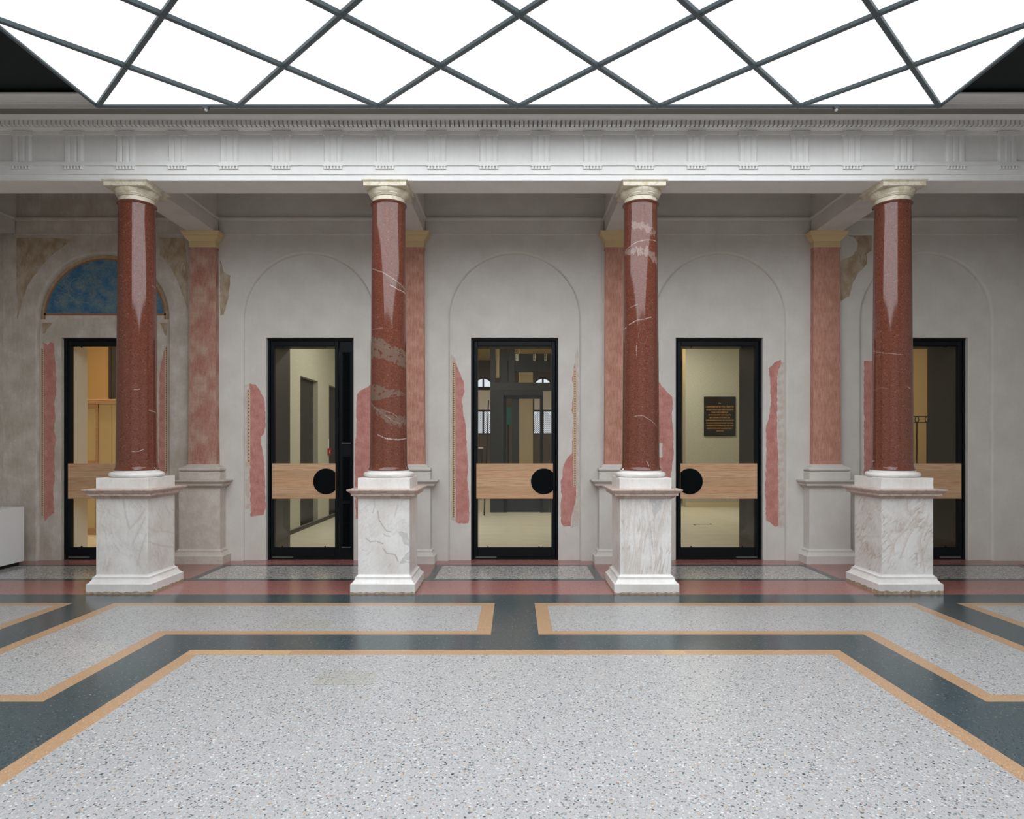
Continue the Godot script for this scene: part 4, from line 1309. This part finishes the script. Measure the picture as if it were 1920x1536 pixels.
func spandrel_picture() -> Image:
	var im = Image.create_empty(256, 256, false, Image.FORMAT_RGBA8)
	var f = noise(63, 0.02, 5)
	for j in 256:
		for i in 256:
			var t = clampf(0.5 + f.get_noise_2d(i, j), 0, 1)
			im.set_pixel(i, j, Color(0.645, 0.56, 0.455).lerp(Color(0.745, 0.685, 0.60), t))
	var ov = clear_image(256, 256)
	var dark = Color(0.52, 0.425, 0.325); var pale = Color(0.79, 0.745, 0.67)
	for k in 26:
		var at = Vector2(rng.randf(), rng.randf())
		spiral(ov, at, rng.randf_range(0.03, 0.07), 1.3, rng.randf() * TAU, 1.0 if k % 2 else -1.0, 1.2, dark if k % 3 else pale, 0.6)
	im.blend_rect(ov, Rect2i(0, 0, 256, 256), Vector2i.ZERO)
	return im


# ---------------------------------------------------------------- rooms seen through the doors
func lamp_panel(at: Vector3, size: Vector2, col: Color, energy: float, label: String):
	var t = thing("ceiling_lamp", label, "lamp", at)
	boxpart(t, "housing", Vector3(-size.x / 2 - 0.03, 0.0, -size.y / 2 - 0.03), Vector3(size.x / 2 + 0.03, 0.05, size.y / 2 + 0.03), M.white)
	var e = StandardMaterial3D.new()
	e.resource_name = "lamp_diffuser"
	e.albedo_color = Color(0.9, 0.9, 0.88)
	e.emission_enabled = true
	e.emission = col
	e.emission_energy_multiplier = 1.0
	boxpart(t, "light_diffuser", Vector3(-size.x / 2, -0.012, -size.y / 2), Vector3(size.x / 2, 0.0, size.y / 2), e)
	area_light("room_lamp", at + Vector3(0, -0.03, 0), size, col, energy)


func build_far_rooms():
	var stone = mat("pale_stone_floor", Color(1, 1, 1), 0.4, ramp_texture(71, 0.01, [Color(0.80, 0.785, 0.70), Color(0.86, 0.845, 0.765), Color(0.83, 0.815, 0.73)], [0.2, 0.5, 0.8]), 1.5)
	stone.uv1_scale = Vector3(0.25, 2.0, 2.0)
	var roughcast = mat("roughcast_wall", Color(1, 1, 1), 0.95, ramp_texture(72, 0.05, [Color(0.68, 0.675, 0.60), Color(0.745, 0.74, 0.675)], [0.3, 0.7]), 0.7, grey_texture(73, 0.07), 0.6)
	var cream = mat("cream_paint", Color(0.80, 0.74, 0.60), 0.9)
	var dim = mat("dark_grey_panel", Color(0.175, 0.175, 0.16), 0.45)
	var iron = mat("charcoal_steel", Color(0.10, 0.115, 0.12), 0.5)
	var f = structure("floor_rear", "pale stone floor of the rooms beyond the glass doors")
	boxpart(f, "paving", P(-10.2, -0.15, 24.0), P(9.5, 0.0, 9.07), stone)
	var c = structure("ceiling_rear", "cream ceiling of the rooms beyond the glass doors")
	boxpart(c, "plaster", P(-10.2, 4.4, 24.0), P(9.5, 4.55, 9.46), cream)
	# left wall of the entrance hall with two dark door leaves
	var wl = structure("wall_hall", "roughcast wall running back behind the vented glass door")
	var piece = func(d0, d1, h0, h1): boxpart(wl, "roughcast", P(-4.15, h0, d1), P(-3.95, h1, d0), roughcast)
	piece.call(9.46, 12.09, 0.0, 2.85)
	piece.call(13.17, 13.96, 0.0, 2.85)
	piece.call(15.1, 24.0, 0.0, 2.85)
	piece.call(9.46, 24.0, 2.85, 4.4)
	boxpart(wl, "dark_door", P(-4.1, 0.0, 13.17), P(-4.05, 2.85, 12.09), dim)
	boxpart(wl, "dark_door", P(-4.1, 0.0, 15.1), P(-4.05, 2.85, 13.96), dim)
	var sk = structure("baseboard_hall", "dark skirting along the roughcast wall")
	boxpart(sk, "skirting", P(-3.95, 0.0, 24.0), P(-3.93, 0.075, 9.5), dim)
	boxpart(sk, "skirting_cap", P(-3.95, 0.075, 24.0), P(-3.928, 0.082, 9.5), M.steel)
	# block with the plaque and the wall to the right of the hall
	var wp = structure("wall_plaque", "roughcast wall with a black plaque seen through the glass door")
	boxpart(wp, "roughcast", P(4.3, 0.0, 16.8), P(6.05, 4.4, 16.5), roughcast)
	boxpart(wp, "skirting", P(4.3, 0.0, 16.5), P(6.05, 0.13, 16.48), cream)
	boxpart(wp, "partition", P(4.95, 0.0, 14.1), P(5.05, 4.4, 9.46), roughcast)
	boxpart(wp, "partition", P(5.9, 0.0, 16.5), P(6.05, 4.4, 14.0), roughcast)
	boxpart(wp, "partition", P(5.05, 0.0, 14.1), P(9.5, 4.4, 14.0), cream)
	boxpart(wp, "cream_reveal", P(3.4, 0.0, 17.6), P(4.35, 4.4, 17.4), cream)
	# closing walls
	var we = structure("wall_far", "far wall of the rear rooms with tall arched windows")
	far_wall(we, mat("umber_wall", Color(0.36, 0.33, 0.29), 0.9))
	boxpart(we, "closure", P(-10.2, 0.0, 24.0), P(-10.0, 4.4, 9.46), cream)
	boxpart(we, "closure", P(9.3, 0.0, 14.1), P(9.5, 4.4, 9.46), cream)
	boxpart(we, "closure", P(6.05, 0.0, 24.0), P(6.2, 4.4, 16.5), cream)
	boxpart(we, "closure", P(-10.2, 0.0, 13.7), P(-4.15, 4.4, 13.5), mat("ochre_wall", Color(0.74, 0.61, 0.40), 0.9))
	lamp_panel(P(-1.6, 4.33, 12.2), Vector2(2.4, 0.6), Color(1.0, 0.985, 0.935), 7.0, "flat ceiling lamp over the entrance hall")
	lamp_panel(P(3.6, 4.33, 14.9), Vector2(1.6, 0.6), Color(1.0, 0.98, 0.925), 8.0, "flat ceiling lamp before the plaque wall")
	lamp_panel(P(-0.6, 4.33, 18.5), Vector2(2.0, 0.6), Color(1.0, 0.92, 0.78), 3.5, "flat ceiling lamp beyond the steel portal")
	lamp_panel(P(-7.0, 4.33, 11.4), Vector2(1.2, 0.6), Color(1.0, 0.90, 0.74), 14.0, "flat ceiling lamp over the panelled screen")
	lamp_panel(P(7.2, 4.33, 11.8), Vector2(1.0, 0.6), Color(1.0, 0.90, 0.72), 7.0, "flat ceiling lamp over the stair rail")
	lamp_panel(P(3.6, 4.33, 17.0), Vector2(0.4, 0.4), Color(1.0, 0.82, 0.55), 12.0, "small ceiling lamp behind the plaque wall")
	build_portal(iron, dim, cream)
	build_screen(cream)
	build_rail(iron)
	build_plaque()
	var fc = thing("fire_call_point", "small red fire call point on the roughcast wall", "call point", P(-3.95, 1.36, 13.9))
	boxpart(fc, "housing", Vector3(0, 0, -0.055), Vector3(0.05, 0.14, 0.055), mat("signal_red", Color(0.62, 0.09, 0.07), 0.4), 0.006)
	boxpart(fc, "label_plate", Vector3(0.04, 0.035, 0.055), Vector3(0.048, 0.10, 0.057), M.white)
	boxpart(fc, "conduit", Vector3(0, 0.14, -0.008), Vector3(0.014, 0.34, 0.008), M.white, 0.002)
	var ht = thing("floor_hatch", "thin black outline of a hatch in the pale stone floor", "hatch", P(3.72, 0.0, 13.0))
	for r in [[-0.19, 0.19, 0.0, 0.012], [-0.19, -0.17, 0.0, 0.16], [0.17, 0.19, -0.1, 0.0]]:
		boxpart(ht, "joint", Vector3(r[0], 0.0, r[2]), Vector3(r[1], 0.003, r[3]), M.shadow_gap)


func far_wall(parent, cream):
	# wall at d 22 with arched openings from the sill up
	var xs = [-2.8, -1.06, 0.95, 2.9]
	var half = 0.34
	var poly = PackedVector2Array([Vector2(-3.95, 0), Vector2(-3.95, 4.4)])
	for x in xs:
		poly.append(Vector2(x, 4.4))
		for k in 17:
			var a = PI / 2 + PI * k / 16.0
			if k <= 8:
				poly.append(Vector2(x + half * cos(a), 3.5 + half * sin(a)))
		poly.append(Vector2(x - half, 1.9))
		poly.append(Vector2(x + half, 1.9))
		for k in 9:
			var a = PI / 2 * k / 8.0
			poly.append(Vector2(x + half * cos(a), 3.5 + half * sin(a)))
		poly.append(Vector2(x + 0.001, 4.4))
	poly.append_array(PackedVector2Array([Vector2(6.05, 4.4), Vector2(6.05, 0)]))
	var b = MB.new()
	b.prism(poly, P(0, 0, 22.0), Vector3.RIGHT, Vector3.UP, Vector3(0, 0, -1), 0.3)
	part(parent, "plaster", b, cream)
	var n = 0
	for x in xs:
		n += 1
		var w = structure("window_%d" % n, "tall arched window with a lattice in its lower half", P(x, 1.9, 22.15))
		b = MB.new()
		for r in [[-half, -half + 0.05, 0, 1.65], [half - 0.05, half, 0, 1.65], [-0.03, 0.03, 0, 2.0], [-half, half, 0, 0.05], [-half, half, 0.78, 0.84], [-half, half, 1.46, 1.62]]:
			b.box(Vector3(r[0], r[2], -0.03), Vector3(r[1], r[3], 0.03))
		for k in 12:
			var a = PI * k / 12.0; var a1 = PI * (k + 1) / 12.0
			b.prism(PackedVector2Array([Vector2(cos(a), sin(a)) * half, Vector2(cos(a1), sin(a1)) * half, Vector2(cos(a1), sin(a1)) * (half - 0.05), Vector2(cos(a), sin(a)) * (half - 0.05)]), Vector3(0, 1.6, -0.03), Vector3.RIGHT, Vector3.UP, Vector3(0, 0, 1), 0.06)
		part(w, "window_frame", b, M.shadow_gap)
		b = MB.new()
		b.quad(Vector3(-half, 0, 0), Vector3(half, 0, 0), Vector3(half, 2.02, 0), Vector3(-half, 2.02, 0), Vector3(0, 0, 1))
		part(w, "pane", b, M.glass)
		boxpart(w, "blind", Vector3(-half + 0.05, 0.84, 0.04), Vector3(half - 0.05, 1.5, 0.046), M.white)
		b = MB.new()
		for k in range(-7, 15):
			for s in [-1.0, 1.0]:
				var x0 = -half + k * 0.07
				var p0 = Vector2(x0, 0.05); var p1 = Vector2(x0 + 0.75, 0.8)
				if p0.x < -half:
					p0 += Vector2(1, 1) * (-half - p0.x)
				if p1.x > half:
					p1 -= Vector2(1, 1) * (p1.x - half)
				if p0.x < half and p1.y > p0.y + 0.02:
					b.tube([Vector3(s * p0.x, p0.y, -0.05), Vector3(s * p1.x, p1.y, -0.05)], 0.007, 4)
		var l = part(w, "lattice", b, M.shadow_gap)
		l.set_meta("kind", "stuff")


func build_portal(iron, dim, cream):
	var p = thing("steel_portal", "charcoal steel portal with a doorway, straight behind the middle glass door", "portal", P(0, 0, 15.26))
	boxpart(p, "side_panel", Vector3(-0.57, 0, -0.25), Vector3(-0.26, 2.84, 0), iron, 0.004)
	boxpart(p, "side_panel", Vector3(0.66, 0, -0.25), Vector3(2.4, 0.62, 0), iron, 0.004)
	boxpart(p, "mullion", Vector3(1.02, 0.62, -0.2), Vector3(1.1, 2.84, -0.05), iron, 0.004)
	boxpart(p, "mullion", Vector3(2.3, 0.62, -0.2), Vector3(2.4, 2.84, -0.05), iron, 0.004)
	var side = MB.new()
	side.quad(Vector3(0.66, 0.62, -0.12), Vector3(2.3, 0.62, -0.12), Vector3(2.3, 2.84, -0.12), Vector3(0.66, 2.84, -0.12), Vector3(0, 0, 1))
	part(p, "glass_pane", side, M.glass)
	boxpart(p, "lintel", Vector3(-0.57, 2.84, -0.25), Vector3(2.4, 3.02, 0), dim, 0.004)
	boxpart(p, "head_panel", Vector3(-0.26, 2.72, -0.2), Vector3(0.66, 2.84, -0.01), iron, 0.003)
	boxpart(p, "post", Vector3(-0.57, 3.02, -0.25), Vector3(-0.46, 4.38, 0), iron, 0.004)
	boxpart(p, "post", Vector3(-0.34, 3.02, -0.2), Vector3(-0.16, 4.38, -0.05), iron, 0.004)
	boxpart(p, "post", Vector3(-0.15, 3.02, -0.22), Vector3(0.0, 4.38, -0.08), dim, 0.004)
	boxpart(p, "cream_duct", Vector3(-0.45, 3.14, -0.22), Vector3(-0.36, 4.38, -0.12), cream, 0.004)
	boxpart(p, "crossbeam", Vector3(0.0, 3.28, -0.2), Vector3(2.4, 3.53, -0.02), iron, 0.004)
	boxpart(p, "crossbeam", Vector3(0.0, 3.53, -0.2), Vector3(2.4, 3.70, -0.06), dim, 0.004)
	for x in [0.05, 0.46, 0.72]:
		var b = MB.new()
		b.box(Vector3(x - 0.03, 3.53, -0.06), Vector3(x + 0.03, 3.69, -0.03), 0.004)
		var br = part(p, "bracket", b, M.steel)
		for h in [3.57, 3.63]:
			boxpart(br, "slot", Vector3(x - 0.008, h, -0.031), Vector3(x + 0.008, h + 0.035, -0.027), M.shadow_gap)
	var b = MB.new()
	for r in [[-0.26, -0.19, 0, 2.72], [0.59, 0.66, 0, 2.72], [-0.26, 0.66, 2.65, 2.72]]:
		b.box(Vector3(r[0], r[2], -0.15), Vector3(r[1], r[3], 0.01), 0.003)
	part(p, "door_frame", b, M.metal)
	boxpart(p, "kick_plate", Vector3(-0.19, 0, -0.12), Vector3(0.59, 0.55, -0.08), iron, 0.003)
	boxpart(p, "inner_post", Vector3(-0.06, 0.55, -0.14), Vector3(0.1, 2.65, -0.08), iron, 0.003)
	var g = MB.new()
	g.quad(Vector3(0.1, 0.55, -0.1), Vector3(0.59, 0.55, -0.1), Vector3(0.59, 2.65, -0.1), Vector3(0.1, 2.65, -0.1), Vector3(0, 0, 1))
	part(p, "glass_pane", g, M.glass)
	var pr = thing("pier", "cream painted pier standing beyond the steel portal", "pier", P(0.31, 0, 18.0))
	boxpart(pr, "shaft", Vector3(-0.19, 0, -0.3), Vector3(0.19, 4.4, 0), cream, 0.01)
	var ps = thing("poster", "small teal poster hanging beyond the steel portal", "poster", P(-0.17, 2.1, 17.2))
	boxpart(ps, "sheet", Vector3(-0.09, 0, -0.01), Vector3(0.09, 0.45, 0), mat("teal_print", Color(0.10, 0.42, 0.38), 0.6))
	boxpart(ps, "stand", Vector3(-0.02, -2.1, -0.03), Vector3(0.02, 0.4, -0.012), M.metal)
	var ln = thing("leaning_pole", "thin dark pole leaning beside the steel portal", "pole", P(-0.66, 0, 14.6))
	b = MB.new()
	b.tube([Vector3(-0.02, 0, 0), Vector3(0.06, 2.6, -0.5)], 0.014)
	part(ln, "rod", b, M.metal)
	var cs = thing("display_case", "dark wooden display case in front of the far windows", "cabinet", P(-1.35, 0, 19.2))
	boxpart(cs, "body", Vector3(-0.4, 0, -0.3), Vector3(0.4, 1.45, 0.3), mat("dark_walnut", Color(0.20, 0.14, 0.10), 0.5), 0.01)
	boxpart(cs, "top", Vector3(-0.43, 1.45, -0.33), Vector3(0.43, 1.5, 0.33), M.marble, 0.006)


func build_screen(cream):
	var s = thing("panelled_screen", "cream panelled screen with oak rails behind the leftmost glass door", "screen", P(-7.2, 0, 11.5))
	var panel = mat("cream_panel", Color(0.83, 0.76, 0.58), 0.6)
	boxpart(s, "top_rail", Vector3(-1.6, 2.295, -0.06), Vector3(0.8, 2.375, 0.03), M.oak_1, 0.004)
	boxpart(s, "upper_rail", Vector3(-1.6, 2.21, -0.04), Vector3(-0.1, 2.295, 0.01), M.oak_1, 0.003)
	boxpart(s, "post", Vector3(-0.145, 0, -0.05), Vector3(-0.1, 2.295, 0.012), M.oak_1, 0.003)
	boxpart(s, "post", Vector3(-1.6, 0, -0.05), Vector3(-1.55, 2.21, 0.012), M.oak_1, 0.003)
	boxpart(s, "lower_rail", Vector3(-1.55, 1.245, -0.04), Vector3(-0.145, 1.30, 0.01), M.oak_1, 0.003)
	boxpart(s, "foot_rail", Vector3(-1.55, 0, -0.04), Vector3(-0.145, 0.12, 0.01), M.oak_1, 0.003)
	boxpart(s, "panel", Vector3(-1.55, 1.30, -0.03), Vector3(-0.145, 2.21, -0.005), panel)
	boxpart(s, "panel", Vector3(-1.55, 0.12, -0.03), Vector3(-0.145, 1.245, -0.005), panel)
	boxpart(s, "panel", Vector3(-0.1, 0.0, -0.045), Vector3(0.13, 2.295, -0.01), panel, 0.003)
	boxpart(s, "panel", Vector3(0.134, 0.0, -0.045), Vector3(0.8, 2.295, -0.01), panel, 0.003)
	var w = thing("wall_frame", "dark upright picture frame on the ochre wall behind the screen", "frame", P(-8.23, 2.52, 13.49))
	boxpart(w, "frame_bar", Vector3(-0.1, 0, 0), Vector3(-0.045, 1.6, 0.04), M.lining)
	boxpart(w, "canvas", Vector3(-0.022, 0, 0), Vector3(0.6, 1.6, 0.03), M.lining)


func build_rail(iron):
	var r = thing("stair_railing", "black iron railing with ring ornaments behind the rightmost glass door", "railing", P(7.5, 0, 12.2))
	for h in [2.105, 1.995]:
		boxpart(r, "rail", Vector3(-1.2, h - 0.008, -0.012), Vector3(1.2, h + 0.008, 0.012), M.metal, 0.002)
	for k in range(-6, 7):
		var x = k * 0.19 - 0.02
		var b = MB.new()
		b.tube([Vector3(x, 0.9, 0), Vector3(x, 1.995, 0)], 0.011)
		part(r, "baluster", b, M.metal)
		b = MB.new()
		var pts = []
		for q in 21:
			var a = TAU * q / 20.0
			pts.append(Vector3(x + 0.036 * cos(a), 2.05 + 0.05 * sin(a), 0))
		b.tube(pts, 0.008, 6)
		part(r, "ring", b, M.metal)
	boxpart(r, "landing", Vector3(-1.2, 0.0, -1.2), Vector3(1.2, 0.9, 0.05), M.ochre_cap, 0.01)


func build_plaque():
	var pl = thing("plaque", "black plaque with eleven lines of gold lettering on the roughcast wall", "plaque", P(5.15, 1.79, 16.497))
	boxpart(pl, "slab", Vector3(-0.395, 0, 0), Vector3(0.395, 0.99, 0.03), mat("black_glass_slab", Color(0.045, 0.05, 0.05), 0.12), 0.003)
	var gold = mat("gold_lettering", Color(0.83, 0.62, 0.30), 0.5)
	var font = SystemFont.new()
	font.font_names = PackedStringArray(["Droid Serif"])
	var lines = [["Das", 0.82, 0.036], ["LANDESMUSEUM FÜR KÄRNTEN", 0.735, 0.052], ["WURDE NACH DEN KRIEGSJAHREN", 0.662, 0.040], ["VOM LAND KÄRNTEN", 0.596, 0.040], ["IN DEN JAHREN 1946 BIS 1950", 0.530, 0.040], ["MIT UNTERSTÜTZUNG DES", 0.462, 0.040], ["BUNDESMINISTERIUMS FÜR UNTERRICHT", 0.394, 0.036], ["DES NATURWISSENSCHAFTLICHEN", 0.326, 0.040], ["VEREINES FÜR KÄRNTEN UND DER", 0.260, 0.040], ["KÄRNTNER LANDSMANNSCHAFT", 0.194, 0.040], ["ERNEUERT", 0.126, 0.036]]
	for l in lines:
		var t = TextMesh.new()
		t.text = l[0]
		t.font = font
		t.font_size = 32
		t.pixel_size = l[2] / 32.0
		t.depth = 0.002
		t.curve_step = 4.0
		var o = MeshInstance3D.new()
		o.name = "lettering"
		o.mesh = t
		o.material_override = gold
		var wide = t.get_aabb().size.x
		o.position = Vector3(0, l[1], 0.031)
		if wide > 0.70:
			o.scale = Vector3(0.70 / wide, 1, 1)
		pl.add_child(o, true)


func build_small_things():
	var b = thing("white_plinth", "white box plinth standing against the left wall", "plinth", P(-6.72, 0, 8.1))
	boxpart(b, "body", Vector3(-0.23, 0.048, -0.58), Vector3(0.23, 0.766, 0.58), M.white, 0.003)
	boxpart(b, "recessed_foot", Vector3(-0.20, 0.0, -0.54), Vector3(0.19, 0.048, 0.54), M.shadow_gap)
	boxpart(b, "lid_slot", Vector3(-0.10, 0.766, -0.5), Vector3(-0.02, 0.768, -0.4), M.shadow_gap)
	for x in [-3.10, 3.23]:
		var s = thing("ceiling_sensor", "tiny white tipped sensor under the skylight frame, %s" % ("above the leftmost column" if x < 0 else "nearer the rightmost column"), "sensor", P(x, 4.94, 6.59), "sensors under the skylight")
		var m = MB.new()
		m.box(Vector3(-0.028, 0.02, -0.02), Vector3(0.028, 0.04, 0.02), 0.003)
		part(s, "bracket", m, M.bar)
		m = MB.new()
		m.lathe([Vector2(0, 0), Vector2(0.012, 0.002), Vector2(0.016, 0.012), Vector2(0.016, 0.022), Vector2(0, 0.022)], 14)
		part(s, "tip", m, M.white)
